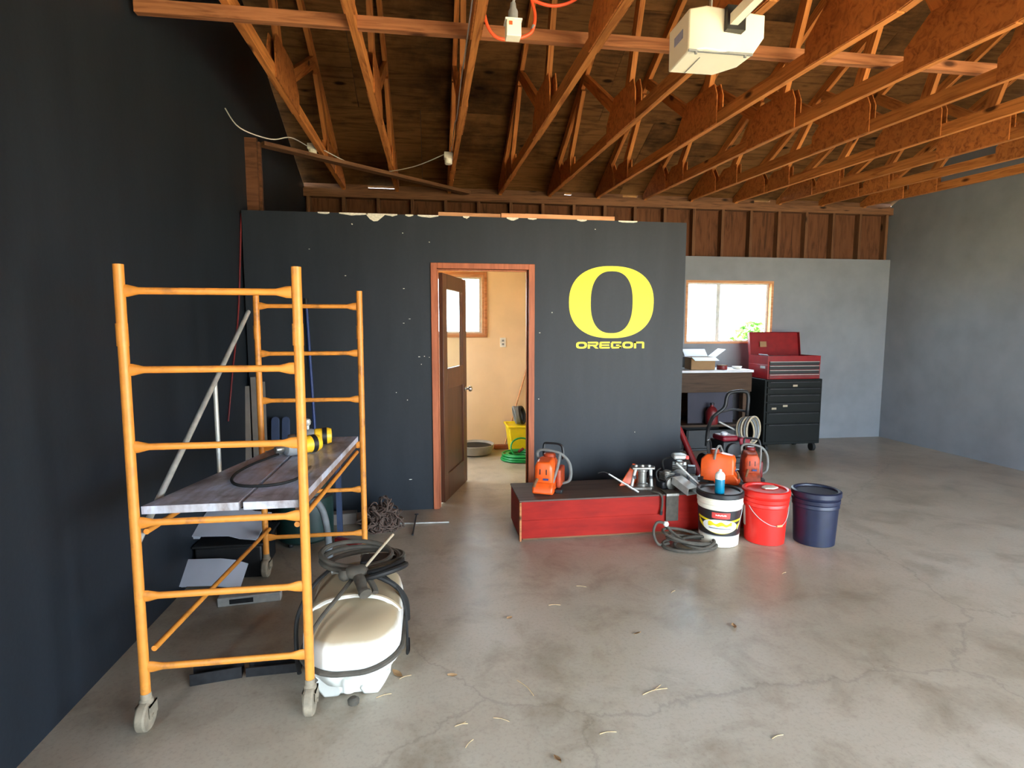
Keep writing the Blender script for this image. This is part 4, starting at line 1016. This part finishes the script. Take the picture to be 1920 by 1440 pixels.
wrap('label_oval', lb, kw, .105, .200, TW - R(50), TW + R(50), 'label_white', .0034, 32, lambda u: (.5 - .5*math.sqrt(max(0, 1-u*u)) - .002, .5 + .5*math.sqrt(max(0, 1-u*u)) + .002))
wrap('label_wordmark', lb, kw, .150, .188, TW - R(32), TW + R(32), 'label_yellow', .0042, 24, lambda u: (.12 + .1*math.sin(9*u), .72 + .22*math.sin(7*u + 1)))
wrap('label_text_line', lb, kw, .134, .142, TW - R(30), TW + R(30), 'tool_grey', .0042)
wrap('label_crest', lb, kw, .208, .250, TW - R(22), TW + R(26), 'label_red', .0026, 12, lambda u: (0 + .25*max(0, abs(u)-.75), 1))
wrap('label_crest_text', lb, kw, .222, .240, TW - R(12), TW + R(16), 'label_white', .0034, 12, lambda u: (.35 + .15*math.sin(14*u), .75 + .15*math.sin(11*u)))
MB().ball((kw(.3)*math.cos(TW + R(75)), kw(.3)*math.sin(TW + R(75)), .30), .012, 6).build('handle_ear', 'bucket_white', wb)
MB().tube([Vector(((kw(z)+.007)*math.cos(a), (kw(z)+.007)*math.sin(a), z)) for a, z in ((TW + R(75), .30), (TW + R(70), .24), (TW + R(60), .18), (TW + R(52), .13))], .0022, 6).build('bail_wire', 'galv', wb)
rbp = at(1452, 1024, Z=0)
rb, kr, hr = bucket('red bucket with red lid and wire handle at the right', (rbp.x, rbp.y + .125, 0), 'bucket_red', 'bucket_red')
TR = math.atan2(-rbp.y, -rbp.x)
hw = [(TR - R(42), .27), (TR - R(30), .235), (TR - R(12), .195), (TR + R(8), .165), (TR + R(25), .15), (TR + R(50), .15), (TR + R(75), .2), (TR + R(95), .27)]
MB().tube(smoothpts([Vector(((kr(z)+.006)*math.cos(a), (kr(z)+.006)*math.sin(a), z)) for a, z in hw], 4), .0025, 6).build('bail_wire', 'galv', rb)
MB().tube([Vector(((kr(.15)+.010)*math.cos(TR + R(a)), (kr(.15)+.010)*math.sin(TR + R(a)), .15)) for a in (32, 40, 48)], .008, 8).build('handle_grip', 'pale_stick', rb)
wrap('paper_label', rb, kr, .11, .255, TR - R(88), TR - R(62), 'label_white', .0016, 8)
t = thing('crumpled_rag', 'small cream rag lying on the red bucket lid', 'rag', (rbp.x + .04, rbp.y + .15, hb + .003))
MB().prism([(-.05, -.03), (.01, -.045), (.06, -.02), (.05, .03), (-.01, .04), (-.055, .01)], .012).build('rag', 'chip_white', t, bevel=.005)
dp = at(1512, 1030, Z=0)
bucket('dark blue bucket standing right of the red bucket', (dp.x + .15, dp.y + .13, 0), 'navy_plastic', 'navy_plastic')
# spray can on the white bucket
cp = Vector((wbp.x - .035, wbp.y + .07, hb + .003))
cn = thing('spray_can', 'teal and white aerosol can standing on the white bucket lid', 'spray can', cp)
MB().lathe([(.030, 0), (.032, .004), (.032, .125), (.030, .132)], 24).build('can_body', 'spray_blue', cn)
MB().lathe([(.0325, .10), (.0325, .125), (.0305, .134), (.022, .146), (.014, .15)], 24).build('can_shoulder', 'label_white', cn)
MB().lathe([(.010, .15), (.010, .165), (.005, .168)], 12).build('nozzle', 'label_white', cn)

# ------------------------------------------------------------------ pressure washer behind
pw0 = at(1368, 900, Y=5.15); pw = thing('pressure_washer', 'black framed pressure washer with maroon engine and coiled grey hose', 'pressure washer', (pw0.x, 5.15, 0), R(6))
def Q(x, y, Y=5.15): return at(x, y, Y=Y) - Vector((pw0.x, 5.15, 0))
fr = smoothpts([Q(1318, 835, 5.0), Q(1322, 805, 5.05), Q(1334, 782), Q(1357, 764), Q(1362, 745), Q(1370, 736), Q(1395, 734), Q(1405, 742), Q(1403, 775), Q(1400, 830, 5.3)], 5)
MB().tube(fr, .018, 10).build('handle_frame', 'black_plastic', pw)
MB().tube(smoothpts([Q(1345, 775, 5.28), Q(1375, 768, 5.25), Q(1402, 772, 5.2)], 4), .012, 8).build('cross_tube', 'dark_steel', pw)
MB().tube([Q(1346, 790), Q(1390, 812)], .008, 8).build('wand', 'galv', pw)
MB().box((-.22, -.16, .18), (.10, .14, .24)).build('base_frame', 'dark_steel', pw, bevel=.01)
e = MB().box((-.18, -.13, .25), (.02, .10, .40)).build('engine_block', 'black_plastic', pw, bevel=.015)
MB().box((-.19, -.14, .40), (-.02, .05, .455)).build('fuel_tank', 'maroon', pw, bevel=.018)
MB().lathe([(.032, .455), (.034, .475), (.02, .482)], 16, Matrix.Translation((-.12, -.05, 0))).build('fuel_cap', 'bench_white', pw)
MB().box((.0, -.14, .36), (.12, .02, .43)).build('air_filter', 'maroon', pw, bevel=.012)
MB().lathe([(.07, 0), (.075, .01), (.07, .03), (.02, .035)], 20, Matrix.Translation((-.08, -.13, .31)) @ Matrix.Rotation(R(90), 4, 'X')).build('recoil_starter', 'dark_steel', pw)
for sx in (-.24, .13): MB().lathe([(.03, -.02), (.12, -.022), (.125, 0), (.12, .022), (.03, .02)], 24, Matrix.Translation((sx, .08, .125)) @ Matrix.Rotation(R(90), 4, 'Y')).build('wheel', 'black_rubber', pw)
MB().box((-.2, -.16, 0), (.08, -.12, .18)).build('front_foot', 'dark_steel', pw)
hc = Q(1404, 808, 5.12)
for k in range(5): MB().tube(ring_pts(hc + Vector((.012*k - .03, -.014*k, .004*k)), .10 + .005*(k % 3), .135, 30, Matrix.Rotation(R(78 + 3*k), 3, 'X') @ Matrix.Rotation(R(4*k), 3, 'Y')), .0095, 7, closed=True).build('pressure_hose', 'hose_grey' if k % 2 else 'tan_pipe', pw)

# red trolley-jack handle and dolly by the office corner
p = at(1297, 858, Y=4.75); q = at(1286, 755, Y=4.95)
t = thing('jack_handle', 'red tapered jack handle leaning at the office corner', 'jack', (p.x, 4.75, 0))
oo = Vector((p.x, 4.75, 0)); q2 = Vector((XO + .05, 4.95, q.z))
base = q2 + (Vector((p.x, 4.75, p.z)) - q2) * (q2.z / (q2.z - p.z)) * .93
MB().tube([base - oo, q2 - oo], [.034, .022], 12).build('shaft', 'red_metal', t)
MB().tube([q2 - oo, q2 - oo + (q2 - base).normalized()*.12], [.018, .02], 10).build('grip', 'black_rubber', t)
MB().ball(q2 - oo + (q2 - base).normalized()*.13, .022, 6).build('knob', 'plate_white', t)
bz = base - oo; MB().box((bz.x - .03, bz.y - .15, 0), (bz.x + .12, bz.y + .1, .09)).build('jack_body', 'red_dark', t, bevel=.012)

# ------------------------------------------------------------------ workbench
WX0, WX1, WY0, WY1 = 2.24, 3.90, 6.28, 6.84
tz = at(1345, 694, Y=WY0).z
wb2 = thing('workbench', 'dark brown wooden workbench, top coloured pale for the window light, under the garage window', 'workbench', (WX0, WY0, 0))
def wp(n, lo, hi, mat): return MB().box(lo, hi).build(n, mat, wb2, bevel=.003)
L, D = WX1-WX0, WY1-WY0
wp('bench_top', (0, -.02, tz-.03), (L, D, tz), 'bench_white'); wp('apron', (.01, 0, tz-.27), (L-.01, .03, tz-.031), 'bench_wood')  # white of the top carries the backlight from the window
for xx in (.01, L-.10):
    for yy in (.03, D-.09): wp('leg', (xx, yy, 0), (xx+.09, yy+.085, tz-.031), 'bench_wood')
wp('lower_shelf', (.02, .04, .30), (L-.02, D-.02, .33), 'bench_wood'); wp('back_board', (.11, D-.03, .34), (L-.12, D-.005, tz-.031), 'stud_wood')
p = at(1330, 760, Y=WY0 + .2)
MB().box((-.30, 0, 0), (.30, .02, .44)).build('leaning_panel', 'purple_panel', loc=(p.x, WY0 + .16, .331), rot=(R(-4), 0, 0), label='flat purple grey panel standing on the workbench lower shelf', cat='panel')
p = at(1332, 760, Y=WY0 + .12)
t = thing('red_jug', 'dark red jug on the lower shelf in front of the purple panel', 'jug', (p.x, WY0 + .08, .331))
MB().lathe([(.07, 0), (.075, .01), (.075, .15), (.05, .2), (.022, .22), (.022, .24)], 16).build('jug_body', 'red_dark', t); MB().lathe([(.026, .24), (.026, .262)], 12).build('jug_cap', 'black_plastic', t)
def crate(label, x, w):  # black crates added to stand in for the darkness below the shelf
    t = thing('added_dark_crate', label, 'crate', (x, WY0 + .06, 0), group='added dark crates under the workbench')
    MB().box((0, 0, 0), (w, .40, .03)).box((0, 0, .03), (.02, .40, .26)).box((w-.02, 0, .03), (w, .40, .26)).box((.02, 0, .03), (w-.02, .02, .26)).box((.02, .38, .03), (w-.02, .40, .26)).build('crate_wall', 'black_plastic', t, bevel=.006)
    MB().box((w*.35, -.006, .17), (w*.65, -.0005, .20)).build('crate_handle', 'dark_steel', t)
crate('added black crate darkening the floor space under the left half of the workbench', WX0 + .12, .70)
crate('added black crate darkening the floor space under the right half of the workbench', WX0 + .85, .66)
# cardboard box with open white flaps
p = at(1318, 697, Y=WY0 + .08)
cb = thing('cardboard_box', 'open cardboard box with white inner flaps on the workbench', 'box', (p.x - .01, WY0 + .06, tz + .001), R(-8))
w, d, h = .29, .26, .15
MB().box((-w/2, 0, 0), (w/2, d, .004)).build('box_bottom', 'cardboard', cb)
for lo, hi in (((-w/2, 0, .004), (w/2, .004, h)), ((-w/2, d-.004, .004), (w/2, d, h)), ((-w/2, .004, .004), (-w/2+.004, d-.004, h)), ((w/2-.004, .004, .004), (w/2, d-.004, h))): MB().box(lo, hi).build('box_wall', 'cardboard', cb)
for (loc, rot, sx, sy) in (((-w/2, d/2, h), (0, R(-148), 0), .15, d), ((w/2, d/2, h), (0, R(-38), 0), .16, d)):
    o = MB().box((0, -sy/2, 0), (sx, sy/2, .003)).build('flap', 'paper_white', cb); o.location = loc; o.rotation_euler = rot
    if rot[1] < R(-100): o.rotation_euler = (0, R(-168), 0)
o = MB().box((-w/2, -.14, 0), (w/2, 0, .003)).build('flap', 'paper_white', cb); o.location = (0, 0, h + .001); o.rotation_euler = (R(14), 0, 0)
o = MB().box((-w/2, 0, 0), (w/2, .15, .003)).build('flap', 'paper_white', cb); o.location = (0, d, h + .001); o.rotation_euler = (R(35), 0, 0)
p = at(1352, 692, Y=WY0 + .12)
t = thing('brown_tin', 'low round brown tin beside the cardboard box on the bench', 'tin', (p.x, WY0 + .10, tz + .001)); MB().lathe([(.06, 0), (.062, .004), (.062, .045), (.055, .048)], 24).build('tin_body', 'red_dark', t); MB().lathe([(.064, .048), (.064, .056), (.01, .058)], 24).build('tin_lid', 'stud_wood', t)
p = at(1380, 691, Y=WY0 + .16)
t = thing('small_dish', 'small white dish on the right end of the workbench', 'dish', (p.x, WY0 + .14, tz + .001)); MB().lathe([(.035, 0), (.045, .006), (.058, .028), (.060, .034), (.055, .032), (.04, .010), (.005, .006)], 24).build('dish_bowl', 'plate_white', t)

# ------------------------------------------------------------------ tool chest and cabinet
CX0, CX1, CY0, CY1 = 3.965, 4.72, 6.10, 6.58
zc = at(1445, 712, Y=CY0).z
rc = thing('tool_cabinet', 'dark green rolling tool cabinet with many drawers under the red chest', 'tool cabinet', (CX0, CY0, 0))
Wc, Dc = CX1-CX0, CY1-CY0
MB().box((0, .02, .10), (Wc, Dc, zc)).build('cabinet_body', 'chest_green', rc, bevel=.006)
zz = [.13, .36, .50, .62, .72, .80, zc - .015]
for i in range(6):
    dr = MB().box((.025, 0, zz[i] + .006), (Wc - .025, .0195, zz[i+1] - .006)).build('drawer', 'chest_green', rc, bevel=.004)
    MB().box((.05, -.012, zz[i+1] - .022), (Wc - .05, -.0005, zz[i+1] - .012)).build('drawer_pull', 'dark_steel', dr)
for xx in (.06, Wc - .06):
    for yy in (.07, Dc - .06): MB().lathe([(.01, -.018), (.05, -.018), (.05, .018), (.01, .018)], 18, Matrix.Translation((xx, yy, .05)) @ Matrix.Rotation(R(90), 4, 'Y')).build('caster', 'black_rubber', rc)
p = at(1460, 765, Y=CY0) - Vector((CX0, CY0, 0))
for (px_, py_) in ((1450, 766), (1471, 761), (1490, 723)):
    p = at(px_, py_, Y=CY0) - Vector((CX0, CY0, 0)); MB().box((p.x - .03, -.0135, p.z - .012), (p.x + .03, -.0125, p.z + .012)).build('sticker', 'tan_pipe', rc)
zt = at(1445, 668, Y=CY0).z
tc = thing('tool_chest', 'red top tool chest with its lid raised on the dark cabinet', 'tool chest', (CX0 + .03, CY0 + .02, zc + .001))
W2, D2, H2 = Wc - .06, Dc - .06, zt - zc
MB().box((0, .012, 0), (W2, D2, H2*.62)).build('chest_body', 'red_metal', tc, bevel=.005)
MB().box((0, .012, H2*.62), (.008, D2, H2)).box((W2-.008, .012, H2*.62), (W2, D2, H2)).box((.008, D2-.008, H2*.62), (W2-.008, D2, H2)).box((.008, .012, H2*.62), (W2-.008, .02, H2)).build('tray_wall', 'red_metal', tc)
for i in range(4):
    z0 = .012 + i*H2*.185
    dr = MB().box((.02, 0, z0), (W2-.02, .0115, z0 + H2*.165)).build('drawer', 'red_dark' if i == 0 else 'black_plastic', tc, bevel=.002)
    MB().box((.025, -.008, z0 + H2*.14), (W2-.025, -.0005, z0 + H2*.16)).build('drawer_pull', 'galv', dr)
lz = at(1450, 624, Y=CY1 - .05).z - zc
o = MB().box((0, -.012, 0), (W2, 0, lz - H2 + .01)).box((0, -.05, 0), (.006, -.012, lz-H2+.01)).box((W2-.006, -.05, 0), (W2, -.012, lz-H2+.01)).box((.006, -.05, lz-H2+.004), (W2-.006, -.012, lz-H2+.01)).build('lid', 'red_metal', tc, bevel=.002)
o.location = (0, D2 + .01, H2 - .004); o.rotation_euler = (R(-10), 0, 0)
MB().cbox((0, 0, 0), (.09, .002, .07)).build('lid_sticker', 'cardboard', tc, loc=(.19, D2 - .0, H2 + .13), rot=(R(-10), 0, 0))
MB().box((-.0015, .06, H2*.45), (-.0003, .16, H2*.56)).build('side_badge', 'galv', tc)
t = thing('tool_tray', 'black organiser of hand tools lying in the open red chest', 'tray', (CX0 + .17, CY0 + .12, zc + H2*.62 + .003))
MB().box((0, 0, 0), (.26, .16, .03)).build('tray', 'black_plastic', t, bevel=.005)
for k in range(5): MB().tube([(.03 + .045*k, .02, .04), (.05 + .045*k, .13, .05 + .012*(k % 3))], .009, 8).build('socket_tool', 'steel', t)
MB().box((.02, .05, .031), (.24, .15, .10)).build('tool_case', 'black_plastic', t, bevel=.006)
t = thing('folded_manual', 'pale folded paper standing in the left corner of the red chest', 'paper', (CX0 + .06, CY0 + .08, zc + H2*.62 + .003))
o = MB().box((-.0, 0, 0), (.13, .18, .004)).build('sheet', 'paper_white', t); o.rotation_euler = (0, R(38), 0); o.location = (-.01, 0, .118)

# ------------------------------------------------------------------ office contents seen through the door
p = at(893, 852, Z=0)
t = thing('feed_pan', 'big round grey rubber pan with dark inside on the office floor', 'pan', (p.x - .02, 6.585, 0)); t.scale = (.82, .82, 1)
MB().lathe([(.20, 0), (.25, .02), (.285, .115), (.295, .12), (.288, .126), (.27, .115), (.235, .03), (.01, .02)], 36).build('pan_wall', 'pan_grey', t)
MB().lathe([(.236, .0305), (.25, .045), (.265, .095), (.255, .10), (.01, .085)], 32).build('dark_fill', 'black_rubber', t)
p = at(965, 840, Y=6.55)
yb = thing('storage_bin', 'bright yellow plastic bin in the office corner', 'bin', (p.x + .10, p.y + .05, 0))
m = MB(); m.rings([[Vector((sx*hx, yy, z)) for sx, yy in ((-1, y0), (1, y0), (1, y1), (-1, y1))] for z, hx, y0, y1 in ((0, .15, -.15, .14), (.34, .19, -.18, .17))]); m.build('bin_tub', 'bin_yellow', yb, bevel=.015)
MB().box((-.205, -.195, .33), (.205, -.175, .355)).box((-.205, .165, .33), (.205, .185, .355)).box((-.205, -.175, .33), (-.185, .165, .355)).box((.185, -.175, .33), (.205, .165, .355)).build('bin_rim', 'bin_yellow', yb, bevel=.006)
gh = thing('grey_hose_coil', 'coiled grey hose piled in the yellow bin', 'hose coil', (p.x + .04, p.y + .04, .342))
for k in range(6): MB().tube(ring_pts((-.03 + .018*k, .0, .118), .10, .10, 26, Matrix.Rotation(R(78), 3, 'Y') @ Matrix.Rotation(R(5*k), 3, 'X')), .014, 8, closed=True).build('hose_loop', 'hose_grey' if k < 4 else 'black_rubber', gh)
p = at(972, 868, Z=0)
gr = thing('garden_hose', 'bright green garden hose coiled on the office floor', 'hose coil', (p.x + .05, p.y + .17, 0))
rnd = random.Random(9)
for k in range(9):
    lay = k // 3; r = .22 - .035*(k % 3) - .008*lay
    MB().tube(ring_pts((rnd.uniform(-.015, .015), rnd.uniform(-.015, .015), .014 + .026*lay), r, r*.95, 34, Matrix.Rotation(R(rnd.uniform(-2.0, 2.0)), 3, 'X')), .012, 8, closed=True).build('hose_loop', 'hose_green', gr)
MB().tube(ring_pts((.04, .06, .12), .15, .12, 26, Matrix.Rotation(R(62), 3, 'X') @ Matrix.Rotation(R(12), 3, 'Y')), .010, 8, closed=True).build('hose_loop', 'hose_green', gr)
MB().tube([(-.03, -.05, .10), (.03, -.02, .13)], .016, 10).build('hose_nozzle', 'red_dark', gr)
p = at(938, 838, Z=0)
t = thing('clay_saucer', 'tan clay saucer on the office floor left of the yellow bin', 'saucer', (p.x + .02, p.y + .02, 0))
MB().lathe([(.06, 0), (.085, .03), (.088, .034), (.08, .032), (.05, .008)], 22).build('saucer_bowl', 'clay', t); MB().lathe([(.03, .009), (.04, .045), (.035, .047)], 16).build('clay_cup', 'cardboard', t)
p = at(984, 770, Y=6.74)
t = thing('broom', 'pale wooden broom leaning behind the yellow bin in the office', 'broom', (p.x - .24, 6.805, 0))
MB().tube([(0, 0, .062), (.28, .018, 1.02)], .010, 10).build('broom_stick', 'pale_stick', t); MB().box((-.14, -.018, 0), (.14, .018, .06)).build('broom_head', 'trim_wood', t, bevel=.01)
p = at(985, 745, Y=6.7)
t = thing('cream_jug', 'cream plastic canister standing behind the yellow bin', 'canister', (p.x + .34, 6.70, 0))
MB().box((-.10, -.07, 0), (.10, .07, .70)).build('canister_body', 'opener_white', t, bevel=.02); MB().lathe([(.05, .70), (.05, .78), (.02, .80)], 14).build('canister_cap', 'chip_white', t)

# ------------------------------------------------------------------ garage door opener
oz = 2.62
P0 = at(1290, 96, Z=oz); P1 = at(1397, 106, Z=oz); PF = at(1255, 130, Z=oz)
op = thing('garage_door_opener', 'cream white garage door opener hanging from the trusses', 'door opener', (P0.x, P0.y, oz))
w = P1.x - P0.x + .03; dpt = .19; hh = .165
m = MB()   # plan outline with a chamfered front left edge and a sloped right side
poly = [(0, 0.0), (.0, dpt), (w*.86, dpt), (w*1.14, dpt*.55), (w*1.17, .0), (w*1.1, -.0), (.06, -.03)]
lowr = [Vector((x*(.84 if x > w*.8 else 1), y, 0)) for x, y in poly]; mid = [Vector((x, y, .075)) for x, y in poly]; hi = [Vector((x, y, hh)) for x, y in poly]
m.rings([lowr, mid, hi]); m.build('housing', 'opener_white', op, bevel=.006)
MB().box((w*.50, -.045, hh*.45), (w*.78, -.0, hh + .001)).build('rail_notch', 'black_plastic', op)
MB().box((-.002, -.014, -.004), (w*.97, -.004, .004)).build('bottom_seam', 'tool_grey', op)
for xx in (.03, w*.86): MB().lathe([(.006, -.012), (.006, .0)], 8, Matrix.Translation((xx, -.008, 0))).build('screw', 'tool_grey', op)
MB().box((-.0025, .05, .075), (-.0008, .13, .11)).build('side_logo', 'logo_blue', op)
MB().box((.07, .04, -.003), (.072, dpt - .01, -.0005)).build('lens_seam', 'tool_grey', op)
rail = MB().box((w*.54, -3.9, hh*.55), (w*.66, -.03, hh*.80)).build('rail', 'opener_white', op)
MB().box((w*.67, -3.9, hh*.58), (w*.685, -.03, hh*.66)).build('drive_chain', 'black_plastic', rail)
MB().box((w*.60, .15, hh), (w*.62, .17, ZP - .2 - oz + .16)).build('hanger', 'galv', op)

# ------------------------------------------------------------------ wiring on the trusses
def chord_z(X, Y): 
    return ZP - .05*min(1, max(0, (X + 1.2)/1.6))*(YB - Y)
Xa = TX[2]
def lampbox(label, X, Y, cat='lamp holder'):
    z = chord_z(X, Y)
    t = thing('lamp_holder', label, cat, (X - .05, Y, z + .012), group='lamp holders on the trusses')
    MB().box((-.05, -.05, 0), (.03, .05, .05)).build('junction_box', 'opener_white', t, bevel=.005)
    MB().lathe([(.028, -.05), (.034, -.045), (.036, -.01), (.04, 0)], 16, Matrix.Translation((-.01, 0, 0))).build('lamp_socket', 'chip_white', t)
    return t
q1 = at(588, 262, X=TX[0] - .05); q2 = at(843, 318, X=TX[2] - .05)
lampbox('white lamp holder on the truss nearest the dark left corner', TX[0], q1.y); lampbox('white lamp holder on the truss above the office door', TX[2], min(q2.y, 6.3))
def cable(label, pts, r, mat, name='power_cable', cat='cable'):
    c = pts[0]; t = thing(name, label, cat, c)
    MB().tube(smoothpts([p - c for p in pts], 6), r, 6).build('wire', mat, t)
    return t
za = chord_z(TX[0], q1.y)
A1 = Vector((TX[0] - .075, q1.y, za + .045))
cable('white cable sagging from the left wall to the first lamp holder', [at(422, 203, X=XL + .02), at(450, 240, X=-1.30), at(508, 261, X=-1.15), at(545, 258, X=-1.07), A1 + Vector((-.03, 0, 0))], .0042, 'cable_white')
B1 = Vector((TX[0] + .03, q1.y + .05, za + .03)); yb2 = min(q2.y, 6.3)
Y1 = 5.9; C1 = Vector((TX[1], Y1, chord_z(TX[1], Y1) - .008)); D1 = Vector((TX[2] - .085, yb2 - .02, chord_z(TX[2], yb2) + .05))
cable('white cable strung between the two lamp holders across a truss', [B1, B1.lerp(C1, .4) + Vector((0, 0, -.05)), B1.lerp(C1, .75) + Vector((0, 0, -.05)), C1, C1.lerp(D1, .5) + Vector((0, 0, -.025)), D1], .0042, 'cable_white')
e0 = [(yb2 - .06, .10), (5.2, .05), (4.6, .09), (4.2, .03), (3.7, .07), (3.2, .06), (2.6, .06), (2.2, .05)]
cable('white cable running along the truss above the office door', [Vector((TX[2] - .034, y, chord_z(TX[2], y) + dz)) for y, dz in e0], .0042, 'cable_white')
# fixture and orange extension cord
fx = at(962, 55, X=TX[2] + .10)
t = thing('outlet_box', 'white outlet box hanging under the truss with orange cord', 'outlet box', fx); t.scale = (.66, .66, .66)
MB().box((-.045, -.04, -.055), (.045, .04, .035)).build('box_body', 'opener_white', t, bevel=.005)
MB().box((-.052, -.045, .035), (.05, .045, .045)).build('box_cover', 'plate_white', t)
MB().lathe([(.03, .045), (.03, .10), (.02, .12), (.016, .15)], 14).build('plug', 'tool_grey', t)
MB().tube([(0, 0, .15), (.04, -.05, .30)], .008, 8).build('lead', 'tool_grey', t)
MB().box((-.03, -.046, .005), (-.01, -.038, .025)).build('indicator', 'cord_orange', t)
k = lambda x, y: at(x, y, X=None, Y=2.75)
loop = [k(905, -30), k(906, 10), k(913, 45), k(926, 66), k(945, 74), k(975, 71), k(995, 62), k(1002, 45), k(1003, 25), k(998, 5), k(993, -15)]
oc = thing('extension_cord', 'orange extension cord looped around the white outlet box', 'cord', loop[4])
MB().tube(smoothpts([p - loop[4] for p in loop], 6), .0075, 8).build('cord', 'cord_orange', oc)
MB().tube([loop[6].lerp(loop[7], .45) - loop[4], loop[6].lerp(loop[7], .85) - loop[4]], .0085, 8).build('tape_patch', 'tool_grey', oc)
l2 = [k(985, -12), k(1000, 0), k(1020, 8), k(1040, 11), k(1062, 7), k(1080, -2), k(1095, -14)]
oc2 = thing('cord_swag', 'orange cord swag hanging between the trusses', 'cord', l2[3]); MB().tube(smoothpts([p - l2[3] for p in l2], 6), .0075, 8).build('cord', 'cord_orange', oc2)

# ------------------------------------------------------------------ litter on the floor
LIT = [(848,1268,'leaf'),(865,1360,'straw'),(985,1290,'straw'),(1228,1297,'straw'),(1195,1189,'leaf'),(940,1350,'straw'),(880,1395,'straw'),(1045,1425,'leaf'),(1458,1382,'straw'),
       (955,1160,'leaf'),(1140,1375,'straw'),(720,1305,'straw'),(1470,1075,'straw'),(1090,1100,'straw'),(1262,1110,'straw'),(760,1270,'straw'),(1376,1175,'leaf'),(745,1265,'leaf'),(1040,1135,'straw')]
WHERE = {(848,1268):'curled tan leaf on the floor right of the sprayer',(865,1360):'pale straw in the foreground below the curled tan leaf',(985,1290):'longest pale straw lying in the middle of the foreground floor',(1228,1297):'forked pale straw on the right foreground floor',
 (1195,1189):'single brown leaf on the open floor in front of the red chest',(940,1350):'short straw beside the foreground centre',(880,1395):'straw near the bottom edge below the other straws',(1045,1425):'brown leaf at the very bottom edge of the floor',(1458,1382):'curved straw at the lower right corner',
 (955,1160):'small brown leaf on the floor between sprayer and red chest',(1140,1375):'thin straw right of the bottom brown leaf',(720,1305):'tiny straw beside the sprayer foot',(1470,1075):'straw on the floor in front of the red bucket',(1090,1100):'short straw before the middle of the red chest',
 (1262,1110):'straw on the floor below the belt coil',(760,1270):'tiny straw right of the sprayer band',(1376,1175):'small leaf on the right floor below the white bucket',(745,1265):'tiny leaf at the sprayer right foot',(1040,1135):'thin straw left of the single brown leaf'}
rnd = random.Random(3)
for (x, y, kd) in LIT:
    p = at(x, y, Z=0)
    if kd == 'leaf':
        m = MB(); s = rnd.uniform(.018, .032); n = 7
        up = [m.bm.verts.new((s*(-1 + 2*i/n), s*.42*math.sin(PI*i/n) + .0005, .003 + .008*(i/n)**2)) for i in range(n+1)]
        dn = [m.bm.verts.new((s*(-1 + 2*i/n), -s*.42*math.sin(PI*i/n) - .0005, .002 + .008*(i/n)**2 + .005)) for i in range(n+1)]
        md = [m.bm.verts.new((s*(-1 + 2*i/n), 0, .001 + .006*(i/n)**2)) for i in range(n+1)]
        for i in range(n): m.bm.faces.new((up[i], up[i+1], md[i+1], md[i])); m.bm.faces.new((md[i], md[i+1], dn[i+1], dn[i]))
        m.build('dry_leaf', 'leaf_brown', loc=(p.x, p.y, .0), rot=(0, 0, rnd.uniform(0, 6)), label=WHERE[(x, y)], cat='leaf', group='litter on the floor')
    else:
        L = rnd.uniform(.04, .07) if (x, y) not in ((985,1290), (1228,1297)) else .12
        a = rnd.uniform(-.9, .9) if x != 985 else -1.1
        m = MB(); m.tube(smoothpts([(-L/2, 0, .002), (0, L*.06, .003), (L/2, -L*.02, .002)], 3), .0016, 5)
        if x in (1228, 865): m.tube([(0, L*.05, .003), (L*.4, L*.22, .002)], .0014, 5)
        m.build('straw_stem', 'straw', loc=(p.x, p.y, 0), rot=(0, 0, a), label=WHERE[(x, y)], cat='straw', group='litter on the floor')
